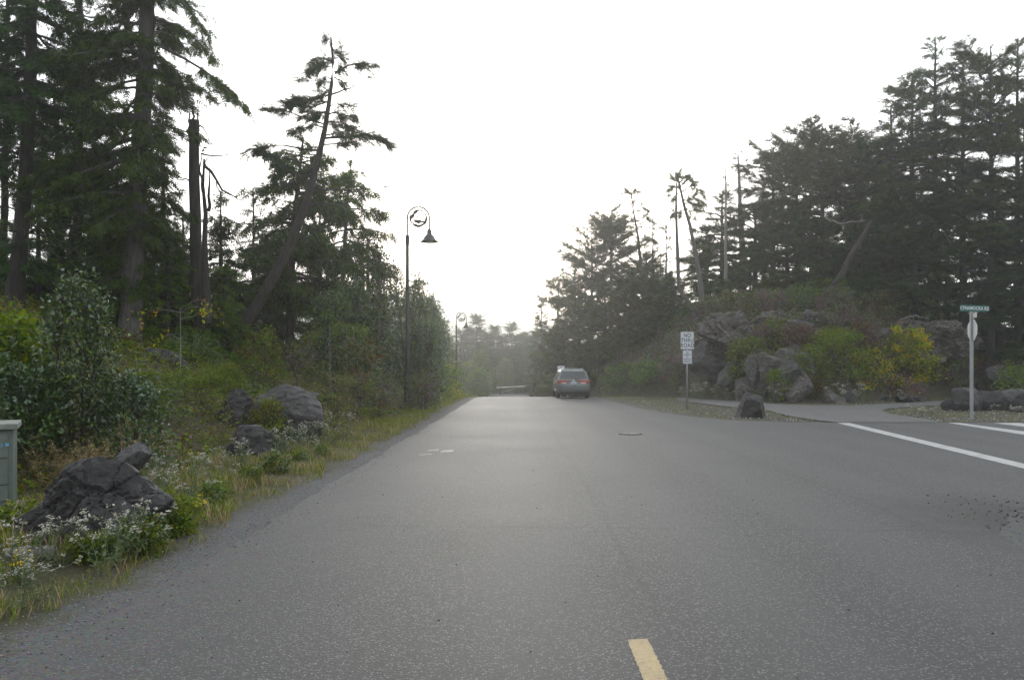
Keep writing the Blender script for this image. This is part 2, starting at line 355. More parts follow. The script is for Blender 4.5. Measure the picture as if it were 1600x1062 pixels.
def asphalt(name, base=.062, dark=0.0):
    m, nt, b, o = new_mat(name)
    p = coords(nt, world=True)
    big = noise_tex(nt, p, .22, 5, .6); mid = noise_tex(nt, coords(nt, (1.5, .06, 1), world=True), 1.0, 5, .6)
    fine = noise_tex(nt, p, 55, 3, .7)
    gr2 = noise_tex(nt, p, 26, 4, .75)
    ch = voro(nt, p, 66, 'F1', 'Color'); cd = voro(nt, p, 66)
    sep = nt.nodes.new('ShaderNodeSeparateColor'); nt.links.new(ch, sep.inputs[0])
    c = ramp(nt, big, [(.3, base*.86), (.7, base*1.14)])
    c = mix(nt, ramp(nt, mid, [(.35, 0.), (.68, .8)]), c, tuple([base*.68]*3))
    c = mix(nt, ramp(nt, fine, [(.3, .9), (.58, 0.)]), c, tuple([base*.35]*3))
    c = mix(nt, ramp(nt, gr2, [(.38, .75), (.52, 0.)]), c, tuple([base*.5]*3)); c = mix(nt, ramp(nt, gr2, [(.55, 0.), (.72, .6)]), c, tuple([base*1.9]*3))
    chips = math_n(nt, 'MULTIPLY', ramp(nt, sep.outputs[0], [(.70, 0.), (.78, 1.)]), ramp(nt, cd, [(.3, 1.), (.55, 0.)]))
    c = mix(nt, math_n(nt, 'MULTIPLY', chips, .85), c, (base*4.2, base*4.1, base*3.9))
    # dark wandering seams: along the middle of the road and across the mouth of the side road
    sx = nt.nodes.new('ShaderNodeSeparateXYZ'); nt.links.new(p, sx.inputs[0])
    w = math_n(nt, 'MULTIPLY_ADD', noise_tex(nt, p, .8, 6, .65), .5, -.25)
    def seam(d, wid, amt):
        nonlocal c
        a = math_n(nt, 'ABSOLUTE', d)
        mr = nt.nodes.new('ShaderNodeMapRange'); mr.inputs[1].default_value = 0; mr.inputs[2].default_value = wid
        mr.inputs[3].default_value = amt; mr.inputs[4].default_value = 0
        nt.links.new(a, mr.inputs[0])
        br = ramp(nt, noise_tex(nt, p, .7, 5, .7), [(.38, 0.), (.5, 1.)])
        c = mix(nt, math_n(nt, 'MULTIPLY', mr.outputs[0], br), c, tuple([base*.3]*3))
    ckd = voro(nt, mixv(nt, coords(nt, (.6, .22, .5), world=True), noise_tex(nt, p, 1.4, 6, .7)), .9, 'DISTANCE_TO_EDGE')
    ckm = ramp(nt, noise_tex(nt, p, .35, 4, .6), [(.50, 0.), (.60, .5)])
    c = mix(nt, math_n(nt, 'MULTIPLY', ramp(nt, ckd, [(.0, 1.), (.012, 0.)]), ckm), c, tuple([base*.3]*3))
    if not dark:
        u_ = math_n(nt, 'SUBTRACT', sx.outputs[0], math_n(nt, 'MULTIPLY_ADD', sx.outputs[1], .0077, .08))
        trk = math_n(nt, 'MULTIPLY_ADD', math_n(nt, 'COSINE', math_n(nt, 'MULTIPLY', u_, 3.927)), .5, .5)
        trk = math_n(nt, 'MULTIPLY', trk, ramp(nt, noise_tex(nt, p, .12, 3, .5), [(.35, .15), (.6, 1.)]))
        c = mix(nt, math_n(nt, 'MULTIPLY', trk, .40), c, tuple([base*1.55]*3))
        x0 = math_n(nt, 'SUBTRACT', sx.outputs[0], math_n(nt, 'MULTIPLY_ADD', sx.outputs[1], .0077, .93))
        seam(math_n(nt, 'ADD', x0, math_n(nt, 'MULTIPLY', w, .5)), .045, .4)
        seam(math_n(nt, 'ADD', math_n(nt, 'ADD', x0, -3.3), math_n(nt, 'MULTIPLY', w, .8)), .05, .4)
        seam(math_n(nt, 'ADD', math_n(nt, 'SUBTRACT', sx.outputs[1], 8.9), math_n(nt, 'ADD', math_n(nt, 'MULTIPLY', w, 1.2), math_n(nt, 'MULTIPLY', sx.outputs[0], .05))), .05, .45)
        # loose grit thinning out from the left edge
        s = math_n(nt, 'SUBTRACT', sx.outputs[0], math_n(nt, 'MULTIPLY_ADD', sx.outputs[1], .0077, -2.75))
        g = ramp(nt, math_n(nt, 'ADD', math_n(nt, 'MULTIPLY', s, .40), math_n(nt, 'MULTIPLY_ADD', noise_tex(nt, p, 3, 6, .7), .8, -.4)), [(.0, .85), (.55, 0.)])
        grit = mix(nt, .7, (.085,.085,.086), voro(nt, p, 38, 'F1', 'Color'), 'MULTIPLY')
        c = mix(nt, math_n(nt, 'MULTIPLY', g, ramp(nt, voro(nt, p, 26), [(.25, 1.), (.6, .55)])), c, grit)
        # wet dirt at the near corner of the side road
        dx = math_n(nt, 'SUBTRACT', sx.outputs[0], 5.5); dy = math_n(nt, 'SUBTRACT', sx.outputs[1], 9.0)
        r = math_n(nt, 'SQRT', math_n(nt, 'ADD', math_n(nt, 'MULTIPLY', dx, dx), math_n(nt, 'MULTIPLY', math_n(nt, 'MULTIPLY', dy, dy), .35)))
        r = math_n(nt, 'ADD', r, math_n(nt, 'MULTIPLY_ADD', noise_tex(nt, p, 2.2, 7, .75), 1.6, -.8))
        c = mix(nt, ramp(nt, math_n(nt, 'MULTIPLY', r, .5), [(.16, .97), (.80, 0.)]), c, (.011,.0105,.009))
    nt.links.new(c, b.inputs['Base Color'])
    nt.links.new(ramp(nt, big, [(.3, .72), (.7, .77)]), b.inputs['Roughness']); b.inputs['Specular IOR Level'].default_value = .45
    h = math_n(nt, 'ADD', fine, math_n(nt, 'MULTIPLY', cd, -.5)); bump(nt, b, h, .35, .012)
    return m
M['asphalt'] = asphalt('worn_asphalt', .043)
M['trail'] = asphalt('trail_asphalt', .085, 1)

# road sheet: rows across, wide open to the side road on the right
rows = np.unique(np.concatenate([np.arange(-15, 2, .8), np.arange(2, 12, .12), np.arange(12, 27, .25), [11.3,11.6,27.05,27.1], np.arange(27.1, 46, .3), np.arange(46, 215, 1.0)]))
mb = MB(); cols = 40; L = []; rng_e = np.random.default_rng(3)
for k, y in enumerate(rows):
    a = float(xl(y)) + .36 + .03*math.sin(y*.9) + .015*math.sin(y*2.3+1) + .012*math.sin(y*5.1) + rng_e.normal(0, .018)
    bnd = float(xl(y)) + 7.3
    r = float(xr(y)) + (.05*math.sin(y*3.1) + .04*math.sin(y*7.7) if y > 28 else rng_e.normal(0, .03) if y < 11 else 0)
    x1 = min(bnd, r)
    L.append(np.concatenate([np.linspace(a, x1, 22), np.linspace(x1+1e-3, max(r, x1+2e-3), cols-22)]))
L = np.array(L); V = np.stack([L, np.repeat(rows[:, None], cols, 1), np.repeat(zr(rows)[:, None], cols, 1)], -1)
i = np.arange(len(rows)-1)[:, None]*cols; j = np.arange(cols-1)[None]
mb.add(V, np.stack(np.broadcast_arrays(i+j, i+j+1, i+cols+j+1, i+cols+j), -1).reshape(-1, 4))
tag(mb.build('road', M['asphalt']), kind='structure')

def flat(px, py): d = F_PX*CAM_H/(py-HOR); return (X(px, d), d)
trail_px = [(1058,620.2),(1130,624.5),(1200,630.5),(1265,633.3),(1330,633),(1400,630),(1480,625.5),(1540,621.5),(1600,617.6),(1680,613.5),
            (1680,618.5),(1600,625),(1540,629.5),(1490,632.5),(1430,635),(1392,638),(1378,641),(1386,645.5),(1418,650.5),(1468,658.2),(1465,659.9),(1308,659.9),(1285,657.5),(1240,651.5),(1200,641.5),(1130,634.5),(1058,625.5)]
P2 = [flat(*p) for p in trail_px]
bm = bmesh.new(); vs = [bm.verts.new((x, y, .012 + (0 if y < 50 else float(zr(y))))) for x, y in P2]
bm.faces.new(vs); bmesh.ops.triangulate(bm, faces=bm.faces[:]); bm.normal_update()
for f in bm.faces:
    if f.normal.z < 0: f.normal_flip()
tag(add_bm(MB(), bm).build('trail_path', M['trail']), kind='structure')

# ------------------------------------------------------------------ markings painted on the road
def paint(name, c, worn=.35):
    m, nt, b, o = new_mat(name); p = coords(nt, world=True)
    w = ramp(nt, math_n(nt, 'ADD', math_n(nt, 'MULTIPLY', noise_tex(nt, p, 45, 4, .7), .6), math_n(nt, 'MULTIPLY', noise_tex(nt, p, 3, 5, .6), .4)), [(.40, worn), (.56, 0.)])
    cc = ramp(nt, noise_tex(nt, p, 9, 6), [(.3, tuple(.8*x for x in c)), (.7, c)])
    nt.links.new(mix(nt, w, cc, (.06,.06,.06)), b.inputs['Base Color']); b.inputs['Roughness'].default_value = .7
    return m
M['white_line'] = paint('white_road_paint', (.46,.46,.45), .5)
M['yellow_line'] = paint('yellow_road_paint', (.38,.285,.135), .6)
M['faded_line'] = paint('faded_road_paint', (.22,.22,.21), .8)
def strip(name, pts, m, label, cat='road marking', group=None, z=.004):
    mb = MB(); a, b, c, d = [np.array(p, float) for p in pts]; n = 60
    t = np.linspace(0, 1, n)[:, None]
    Lp = a+(b-a)*t; Rp = d+(c-d)*t
    rng = np.random.default_rng(len(name)+int(abs(a[0]*10)))
    wn = nrm(Rp-Lp); Lp = Lp + wn*rng.normal(0, .0022, (n, 1)); Rp = Rp + wn*rng.normal(0, .0022, (n, 1))
    V = np.concatenate([np.c_[Lp, zr(Lp[:, 1])+z], np.c_[Rp, zr(Rp[:, 1])+z]])
    k = np.arange(n-1)
    mb.add(V, np.stack([k, k+1, n+k+1, n+k], -1)[:, ::-1])
    return tag(mb.build(name, m), label, cat, group)
def fp(px, py): return flat(px, py)
strip('yellow_dash', [fp(980.5,999.5), (.66,3.0), (.80,3.0), fp(1012,998)], M['yellow_line'], 'short worn yellow centre dash painted on the grey asphalt')
def ext(p, q, t): return (p[0]+(q[0]-p[0])*t, p[1]+(q[1]-p[1])*t)
A0, A1, A2, A3 = fp(1308,660.6), fp(1600,732), fp(1600,724.3), fp(1327,660.6)
strip('crossing_line', [A0, ext(A0, A1, 1.15), ext(A3, A2, 1.15), A3], M['white_line'], 'long solid white crosswalk line nearest the camera', group='white lines across the side road')
B0, B1, B2, B3 = fp(1481,660.4), fp(1600,679), fp(1600,673.8), fp(1499,660.4)
strip('crossing_line', [B0, ext(B0, B1, 2.2), ext(B3, B2, 2.2), B3], M['white_line'], 'second white crosswalk line, thin, starting below the street sign post', group='white lines across the side road')
C0, C3 = fp(1551,660.6), fp(1592,660.6)
C1 = fp(1600,666.5)
strip('stop_line', [C0, ext(C0, C1, 5.2), (ext(C0, C1, 5.2)[0]+1.0, ext(C0, C1, 5.2)[1]), C3], M['white_line'], 'broad white stop bar at the right edge of the picture', group='white lines across the side road')
for lab, q in (('left', (654,711.2,674,708.8)), ('far', (668,704.6,685,701.6)), ('right', (688,706.6,708,702.6))):
    a, b = fp(q[0], q[1]), fp(q[2], q[1]-1); c, d = fp(q[2]+1, q[3]), fp(q[0]+2, q[3]+1.2)
    strip('paint_mark', [a, b, c, d], M['faded_line'], {'left':'faded white survey mark on the asphalt, leftmost of three', 'far':'faintest white survey mark, farthest up the road of three', 'right':'brightest white survey mark on the asphalt, rightmost of three'}[lab], group='white survey marks on the road')
# valve cover with a worn pale lid and a dark patch of tar beside it
cx, cy = fp(985, 678)
vc = empty('valve_cover', (cx, cy, .004), 'worn pale round valve cover set in the asphalt', 'valve cover')
lathe(MB(), [(.30,.0),(.30,.012),(.24,.014)], seg=28).build('cover_ring', plain('tar_patch', (.03,.03,.03), .8), vc)
lathe(MB(), [(.24,.013),(.22,.017),(.0001,.019)], seg=28).build('lid', plain('worn_iron', (.16,.158,.153), .85, .0, .6, .2, scale=14), vc)

# ------------------------------------------------------------------ camera, light, air
cam = bpy.data.objects.new('camera', bpy.data.cameras.new('camera')); COL.objects.link(cam)
cam.location = (0, 0, CAM_H); cam.rotation_euler = (PI/2, 0, 0)
cam.data.lens = F_PX/1600*36; cam.data.sensor_width = 36; cam.data.shift_y = (HOR-531)/1600
cam.data.clip_start = .1; cam.data.clip_end = 3000
SC.camera = cam
SUN_EL, SUN_AZ = rad(9), rad(-.5)            # the sun stands behind the fog, straight up the road
sd = Vector((math.sin(SUN_AZ)*math.cos(SUN_EL), math.cos(SUN_AZ)*math.cos(SUN_EL), math.sin(SUN_EL)))
sun = bpy.data.objects.new('sun', bpy.data.lights.new('sun', 'SUN')); COL.objects.link(sun)
sun.data.energy = 1.5; sun.data.angle = rad(12); sun.data.color = (1, .95, .86)
sun.rotation_euler = sd.to_track_quat('Z', 'Y').to_euler()
wd = bpy.data.worlds.new('World'); SC.world = wd; wd.use_nodes = True
nt = wd.node_tree; bg = nt.nodes['Background']
sky = nt.nodes.new('ShaderNodeTexSky'); sky.sky_type = 'NISHITA'; sky.sun_disc = False
sky.sun_elevation = SUN_EL; sky.sun_rotation = SUN_AZ; sky.air_density = 1; sky.dust_density = 3; sky.ozone_density = 1
tc = nt.nodes.new('ShaderNodeTexCoord')
dt = nt.nodes.new('ShaderNodeVectorMath'); dt.operation = 'DOT_PRODUCT'; dt.inputs[1].default_value = sd
nt.links.new(tc.outputs['Generated'], dt.inputs[0])
cl = noise_tex(nt, tc.outputs['Generated'], 2.2, 5, .5)
glow = ramp(nt, math_n(nt, 'MULTIPLY_ADD', dt.outputs['Value'], .5, .5), [(.0, .38), (.55, .46), (.9, .72), (1., 1.)])
over = mix(nt, 1.0, mix(nt, ramp(nt, cl, [(.3, .88), (.7, 1.)]), (0,0,0), glow), (14.4, 15.0, 15.8), 'MULTIPLY')
nt.links.new(mix(nt, .82, sky.outputs[0], over), bg.inputs['Color'])
bg.inputs['Strength'].default_value = .13
SC.view_settings.view_transform = 'Standard'; SC.view_settings.look = 'None'
SC.view_settings.exposure = 0.70; SC.view_settings.gamma = 1.0; SC.view_settings.use_curve_mapping = False
SC.cycles.use_denoising = True
SC.cycles.max_bounces = 6; SC.cycles.diffuse_bounces = 3; SC.cycles.glossy_bounces = 2; SC.cycles.transmission_bounces = 4
SC.cycles.volume_bounces = 1; SC.cycles.transparent_max_bounces = 6
hz = MB(); box(hz, (-960, -180, -6), (960, 960, 125))
m = bpy.data.materials.new('fog_air'); m.use_nodes = True; nt = m.node_tree
nt.nodes.remove(nt.nodes['Principled BSDF'])
pv = nt.nodes.new('ShaderNodeVolumePrincipled'); pv.inputs['Color'].default_value = (.93, .94, .93, 1)
pv.inputs['Density'].default_value = .0010; pv.inputs['Anisotropy'].default_value = .70
nt.links.new(pv.outputs[0], nt.nodes['Material Output'].inputs['Volume'])
tag(hz.build('haze', m), kind='stuff')
# ------------------------------------------------------------------ street lamps
M['lampgreen'] = plain('dark_green_lamp_paint', (.022,.028,.026), .42, .3)
M['lampbulb'] = plain('lamp_glass', (.55,.55,.52), .2)
def wobble_ring():
    c = (450, 352); s = 1/165.0
    outer = [(450,190),(500,195),(545,235),(590,270),(612,340),(610,395),(590,450),(540,480),(480,515),(430,515),(390,500),(355,480),(345,450),(312,435),(290,385),(286,330),(300,295),(350,270),(362,230),(400,200)]
    hole = [(480,212),(510,235),(548,250),(575,300),(578,345),(568,366),(530,374),(572,382),(560,398),(520,398),(490,384),(470,378),(420,374),(368,370),(370,415),(450,448),(510,430),(548,430),(500,458),(455,470),(400,449),(360,440),(325,400),(325,370),(350,345),(385,320),(378,284),(430,250),(442,228)]
    mast = [(405,295),(425,300),(432,318),(455,312),(445,335),(462,350),(440,345),(418,325)]
    gull = [(455,280),(490,268),(515,262),(498,276),(475,290)]
    return [[((x-c[0])*s, -(y-c[1])*s) for x, y in p] for p in (outer, hole, mast, gull)]
def street_lamp(loc, label):
    e = empty('street_lamp', loc, label, 'street lamp', 'green lamp posts along the left side of the road')
    g = M['lampgreen']
    lathe(MB(), [(.0,.0),(.20,.0),(.20,.06),(.15,.10),(.14,.55),(.17,.60),(.17,.66),(.11,.72),(.10,.80),(.0,.80)], seg=16).build('base', g, e, smooth=False)
    lathe(MB(), [(.085,.78),(.066,6.35),(.064,6.38)], seg=14).build('pole', g, e, smooth=True)
    lathe(MB(), [(.06,6.36),(.082,6.37),(.082,6.73),(.05,6.77),(.035,6.78)], seg=14).build('collar', g, e)
    R = .445; top = 7.9
    P = [(0,0,6.74)] + [(0,0,z) for z in np.linspace(6.9, top-R, 5)]
    P += [(R-R*math.cos(a), 0, top-R+R*math.sin(a)) for a in np.linspace(.15, PI-.15, 18)]
    P += [(2*R,0,top-R), (2*R,0,top-R-.25), (2*R,0,top-R-.48)]
    P = np.array(P)
    tubes(MB(), P, np.full(len(P), .033), 10).build('arm', g, e, smooth=True)
    sh = lathe(MB(), [(.035,0),(.06,-.03),(.10,-.10),(.095,-.2),(.13,-.25),(.20,-.32),(.245,-.42),(.27,-.45),(.365,-.52),(.36,-.54),(.25,-.50),(.0,-.44)], (2*R,0,top-R-.44), 24)
    sh = sh.build('lamp_shade', g, e, smooth=True)
    lathe(MB(), [(.0,-.57),(.10,-.56),(.15,-.52),(.15,-.49)], (2*R,0,top-R-.44), 16).build('bulb_cover', M['lampbulb'], sh, smooth=True)
    md = fill_polys('medallion', wobble_ring(), .05, g, e)
    md.location = (R, 0, top-R-.02); md.rotation_euler = (PI/2, 0, 0); md.scale = (.37, .37, .37)
    for dx, dz, ax in ((0,.39,'z'), (-.39,0,'x'), (.39,0,'x')):
        a, b = (.035 if ax == 'x' else .01), (.035 if ax == 'z' else .01)
        box(MB(), (R+dx-a, -.008, top-R+dz-b), (R+dx+a, .008, top-R+dz+b)).build('medallion_bracket', g, e)
    return e
lm = street_lamp((X(636.5,35),35,Z(628,35)), 'tallest nearest lamp post with arched arm, bell shade and round emblem')
copy_tree(lm, (X(713,77),77,Z(488,77)-7.9), label='smaller middle lamp post with arched arm, further down the verge')
copy_tree(lm, (X(734.5,138),138,Z(541,138)-7.9), label='smallest hazy lamp post, farthest away down the verge')

# ------------------------------------------------------------------ signs
M['galv'] = plain('galvanised_steel', (.33,.34,.35), .45, .6, .15, scale=20)
M['signwhite'] = plain('sign_white', (.60,.63,.66), .45, 0, .04)
M['signback'] = plain('sign_bare_metal', (.60,.60,.58), .5, .1, .06)
M['signgreen'] = plain('sign_green', (.012,.13,.10), .45, 0, .06)
M['ink'] = plain('sign_black_ink', (.02,.03,.035), .6, 0, .05)
M['blueink'] = plain('sign_dark_blue_ink', (.03,.045,.09), .6, 0, .05)
def rounded(w, h, r, n=6):
    P = []
    for cx, cz, a0 in ((w/2-r, h/2-r, 0), (-w/2+r, h/2-r, PI/2), (-w/2+r, -h/2+r, PI), (w/2-r, -h/2+r, 1.5*PI)):
        P += [(cx+r*math.cos(a0+q), cz+r*math.sin(a0+q)) for q in np.linspace(0, PI/2, n)]
    return P
def post(mb, h, r=.032, z0=-.3):
    tubes(mb, [(0,0,z0),(0,0,h*.5),(0,0,h)], [r]*3, 10, cap=True); return mb
d = 36.5; x = X(1073.5, d); zb = gz(x, d)
e = empty('road_sign', (x, d, zb), 'white NO THRU ROAD sign above a smaller notice on one grey post', 'road sign')
ztop = Z(518, d)-zb
post(MB(), ztop-.03, .036).build('post', M['galv'], e, smooth=True)
pn = prism(MB(), rounded(.575,.75,.04), -.052, -.046).build('sign_panel', M['signwhite'], e, loc=(0,0,ztop-.375))
fr = fill_polys('border', [rounded(.555,.73,.035), rounded(.535,.71,.03)], .002, M['ink'], pn); fr.rotation_euler = (PI/2,0,0); fr.location = (0,-.054,0)
for k, (t, wz) in enumerate((('NO', .21), ('THRU', .0), ('ROAD', -.21))):
    text('lettering', t, .235, M['ink'], pn, (0,-.0535,wz), bold=.012, wx=.80, space=1.12)
p2 = prism(MB(), rounded(.40,.58,.03), -.052, -.046).build('notice_panel', M['signwhite'], e, loc=(0,0,ztop-.75-.03-.29))
fr = fill_polys('border', [rounded(.39,.57,.028), rounded(.365,.545,.025)], .002, M['blueink'], p2); fr.rotation_euler = (PI/2,0,0); fr.location = (0,-.054,0)
for t, wz, s in (('NO', .185, .085), ('CAMPING', .09, .085), ('OR', .0, .085), ('OVERNIGHT', -.095, .075), ('PARKING', -.19, .085)):
    text('lettering', t, s, M['blueink'], p2, (0,-.0535,wz), bold=.02, wx=.8)

d = 29.5; x = X(1518, d); zb = gz(x, d)
e = empty('street_name_sign', (x, d, zb), 'green CYNAMOCKA RD street name sign and stop sign back on square post', 'street sign', rz=0)
hp = Z(489, d)-zb
box(MB(), (-.045,-.045,-.3), (.045,.045,hp), bev=.006).build('post', M['galv'], e)
box(MB(), (-.035,-.035,hp), (.035,.035,hp+.05)).build('bracket', M['galv'], e)
bl = box(MB(), (-.50,-.012,-.105), (.50,.012,.105), bev=.004).build('name_blade', M['signgreen'], e, loc=(.10,0,hp+.05+.108))
bl.rotation_euler = (0, rad(1.6), rad(2))
text('lettering', 'CYNAMOCKA RD', .155, M['signwhite'], bl, (0,-.0145,0), bold=.03, wx=.78, space=1.06)
b2 = box(MB(), (-.012,-.40,-.085), (.012,.40,.085), bev=.004).build('cross_blade', M['signback'], e, loc=(.05,0,hp-.085))
b2.rotation_euler = (0, 0, rad(-14))
b2.location = (.03,-.06,hp-.09)
octa = [(.385*math.cos(PI/8+k*PI/4), .385*math.sin(PI/8+k*PI/4)) for k in range(8)]
st = prism(MB(), octa, -.003, .003).build('stop_panel', M['signback'], e, loc=(.03,.0,hp-.19-.385))
st.rotation_euler = (0, 0, rad(-94))
M['stopred'] = plain('stop_red', (.45,.02,.025), .4)
red = prism(MB(), [(q[0]*.95, q[1]*.95) for q in octa], .0035, .006).build('stop_face', M['stopred'], st)
text('lettering', 'STOP', .24, M['signwhite'], st, (0,.0075,0), rot=(PI/2,0,PI), bold=.015, wx=.8)

d = 61.0; x = X(876.5, d); zb = gz(x, d)
e = empty('pedestrian_sign', (x, d, zb), 'square white sign with a black walking figure behind the minivan', 'road sign')
h = Z(571.5, d)-zb
post(MB(), h-.03, .03).build('post', M['galv'], e)
pn = prism(MB(), rounded(.50,.62,.03), -.045, -.04).build('sign_panel', M['signwhite'], e, loc=(0,0,h-.31))
fig = [(-.02,.13),(.04,.13),(.06,.07),(.12,.02),(.10,-.01),(.05,.02),(.03,-.04),(.09,-.12),(.13,-.21),(.08,-.21),(.03,-.12),(-.02,-.08),(-.06,-.15),(-.13,-.21),(-.16,-.17),(-.09,-.11),(-.05,-.02),(-.04,.05),(-.09,.01),(-.12,-.05),(-.15,-.04),(-.11,.05)]
f_ = fill_polys('walking_figure', [fig, [(.02+.045*math.cos(a), .19+.045*math.sin(a)) for a in np.linspace(0, 2*PI, 12, endpoint=False)]], .003, M['ink'], pn)
f_.rotation_euler = (PI/2,0,0); f_.location = (0,-.047,0)

# ------------------------------------------------------------------ barrier gate down the road
d = 112.0; zg = float(zr(d))
e = empty('barrier_gate', (X(782,d), d, zg), 'pale swing barrier gate across the lower road', 'gate')
M['gatewhite'] = plain('gate_white', (.75,.74,.68), .5, 0, .2, scale=1.2)
Lg = X(840,d)-X(782,d)
box(MB(), (-.09,-.09,-.2), (.09,.09,1.15), bev=.02).build('post', M['bark'], e)
box(MB(), (Lg-.06,-.06,-.2), (Lg+.06,.06,1.25), bev=.02).build('post', M['galv'], e)
tubes(MB(), [(-.5,-.12,.95),(Lg*.5,-.12,1.1),(Lg+.3,-.12,1.28)], [.06]*3, 8, cap=True).build('bar', M['gatewhite'], e)
tubes(MB(), [(.02,-.12,.25),(Lg*.55,-.12,1.06)], [.025]*2, 6, cap=True).build('brace', M['galv'], e)

# ------------------------------------------------------------------ electrical kiosk at the left edge
M['kiosk'] = plain('kiosk_green_paint', (.115,.145,.125), .55, 0, .12, scale=9)
M['kioskcap'] = plain('kiosk_cap', (.20,.215,.19), .7, 0, .2, scale=12)
M['concrete'] = plain('old_concrete', (.24,.235,.22), .9, 0, .2, scale=14)
M['cyan'] = plain('faded_blue_print', (.12,.33,.52), .6, 0, .1)
d = 9.8; x1 = X(21, d); z0 = gz(-6.2, d)+.03; zt = Z(661, d)
e = empty('utility_box', (x1, d, z0), 'green metal utility box on a concrete pad at the left edge', 'utility box', rz=rad(27))
H = zt - z0
box(MB(), (-1.35,0,.0), (0,.75,H-.075), bev=.012).build('cabinet', M['kiosk'], e)
box(MB(), (-1.40,-.06,H-.07), (.045,.80,H), bev=.012).build('cap', M['kioskcap'], e)
for a, b in ((.12,.30), (.305,.60), (.605,H-.10)):
    pnl = box(MB(), (-1.28,-.022,a), (-.055,-.001,b-.006), bev=.006).build('door_panel', M['kiosk'], e)
text('lettering', 'BC hydro', .082, M['cyan'], pnl, (-.10,-.0245,H-.235), bold=.012, align='RIGHT')
box(MB(), (-.078,-.0245,H-.255), (-.042,-.0225,H-.22)).build('label_tag', M['cyan'], pnl)
box(MB(), (-1.5,-.22,-.22), (.12,1.0,-.004), bev=.02).build('concrete_pad', M['concrete'], e)
tag(tubes(MB(), [(X(18,7.25),7.2,.06),(X(50,7.25),7.23,.075),(X(78,7.25),7.32,.07)], [.065,.07,.06], 10, cap=True).build('driftwood_log', M['silver'], smooth=True), 'short grey log lying in weeds before the big dark boulder', 'log')

# ------------------------------------------------------------------ rocks
def ico(n):
    bm = bmesh.new(); bmesh.ops.create_icosphere(bm, subdivisions=n, radius=1)
    V = np.array([v.co[:] for v in bm.verts]); Fc = np.array([[v.index for v in f.verts] for f in bm.faces]); bm.free(); return V, Fc
ICO = {n: ico(n) for n in (3, 4, 5, 6)}
def rock(label, px, pyb, d, wpx, hpx, m, seed, dep=.9, sub=4, rough=.10, strata=0.0, cuts=16, tilt=0, peak=0.0, crack=.04, group=None, sink=.18, ground=False, name='boulder', flat=.7, yaw=0.0, skew=0.0):
    """stands with its foot at pixel row pyb (or on the ground) at distance d (None: where that pixel meets the ground)"""
    if d is None: d = hit(px, pyb)
    rng = np.random.default_rng(seed)
    V, Fc = ICO[sub]; V = V.copy()
    n = nrm(rng.normal(size=(cuts*2, 3))); n = np.concatenate([n, [[0,0,1.]]]); dk = np.concatenate([rng.uniform(.55, .82, cuts*2), [flat+.1]])
    c = V @ n.T; r = np.min(np.where(c > .12, dk/np.maximum(c, .12), 9), axis=1); r = np.minimum(r, 1.35)
    V = V*r[:, None]
    V /= np.abs(V).max(axis=0)
    w = wpx/F_PX*d/2; h = hpx/F_PX*d; a = rad(tilt)
    P = V*np.array([w, w*dep, h/2*(1+sink)])
    off = Vector((seed*3.1, seed*1.7, 0))
    k = 1.6/max(w, .2)
    dn = np.array([mnoise.ridged_multi_fractal(Vector(p)*k+off, .9, 2.1, 5, 1.0, 2.0)-1.0 for p in P])
    dl = np.array([mnoise.fractal(Vector(p)*k*3+off, .8, 2.0, 4) for p in P])
    P = P + nrm(V)*(w*rough*(.55*dn + .35*dl))[:, None]
    if crack:
        ca = np.array([Vector((p[0]*1.0+p[2]*.5, p[1], p[2]*1.9-p[0]*.35))*(1.25/max(w, .2))+off for p in P]) + .12*dl[:, None]
        D_ = [mnoise.voronoi(Vector(q)) for q in ca]
        e_ = np.array([d_[0][1]-d_[0][0] for d_ in D_]); idn = np.array([math.sin(d_[1][0][0]*12.9+d_[1][0][1]*78.2+d_[1][0][2]*37.7)*43758.5 % 1.0 for d_ in D_])
        P = P + nrm(V)*(w*crack*((idn-.5)*1.1 - .9*np.exp(-(e_/.045)**2)))[:, None]
    if strata:
        ax = nrm(np.array([.25,-.2,1.])); q = (P@ax)/w*5 + .8*dl
        P = P + (nrm(V)*np.array([1,1,.2]))*(w*strata*((q % 1.0)**2 - .4))[:, None]
    if peak: P[:, 2] -= np.where(P[:, 2] > -h*.2, (P[:, 2]+h*.2)*peak*np.clip(((P[:, 0]/w)-.05)**2, 0, 1), 0)
    P[:, 0] += skew*P[:, 2]
    if a: P = np.stack([P[:,0]*math.cos(a)-P[:,2]*math.sin(a), P[:,1], P[:,0]*math.sin(a)+P[:,2]*math.cos(a)], -1)
    x = X(px, d); zb = gz(x, d) if ground else Z(pyb, d)
    o = MB().add(P + np.array([0,0,h/2*(1-sink)]), Fc).build(name, m, smooth=False, loc=(x, d, zb))
    o.rotation_euler = (0, 0, yaw)
    sh = np.ones(len(o.data.polygons), bool); o.data.polygons.foreach_set('use_smooth', sh)
    o.data.set_sharp_from_angle(angle=rad(24))
    return tag(o, label, 'boulder' if name == 'boulder' else 'rock', group)
rd, rm, rt, rb = M['rockdark'], M['rockmid'], M['rocktan'], M['rockblock']
rock('largest dark layered boulder at the left road edge beside the utility box', 150, 868, 8.15, 246, 158, rd, 26, .75, 6, .10, .02, 13, tilt=7, peak=.15, crack=.055, sink=.15)
rock('small pointed grey boulder propped behind the largest dark boulder', 192, 760, 9.9, 72, 70, rm, 5, .8, 5, .12, .03, 12, skew=.35)
rock('slanting grey rock on the bank beneath the tall cedar', 244, 608, 22.5, 100, 68, rm, 21, .7, 5, .14, .05, 14, tilt=-28)
rock('broad grey boulder behind the other two, topmost of the three on the verge', 450, 692, 19.6, 130, 104, rm, 8, .8, 5, .12, .03, 15)
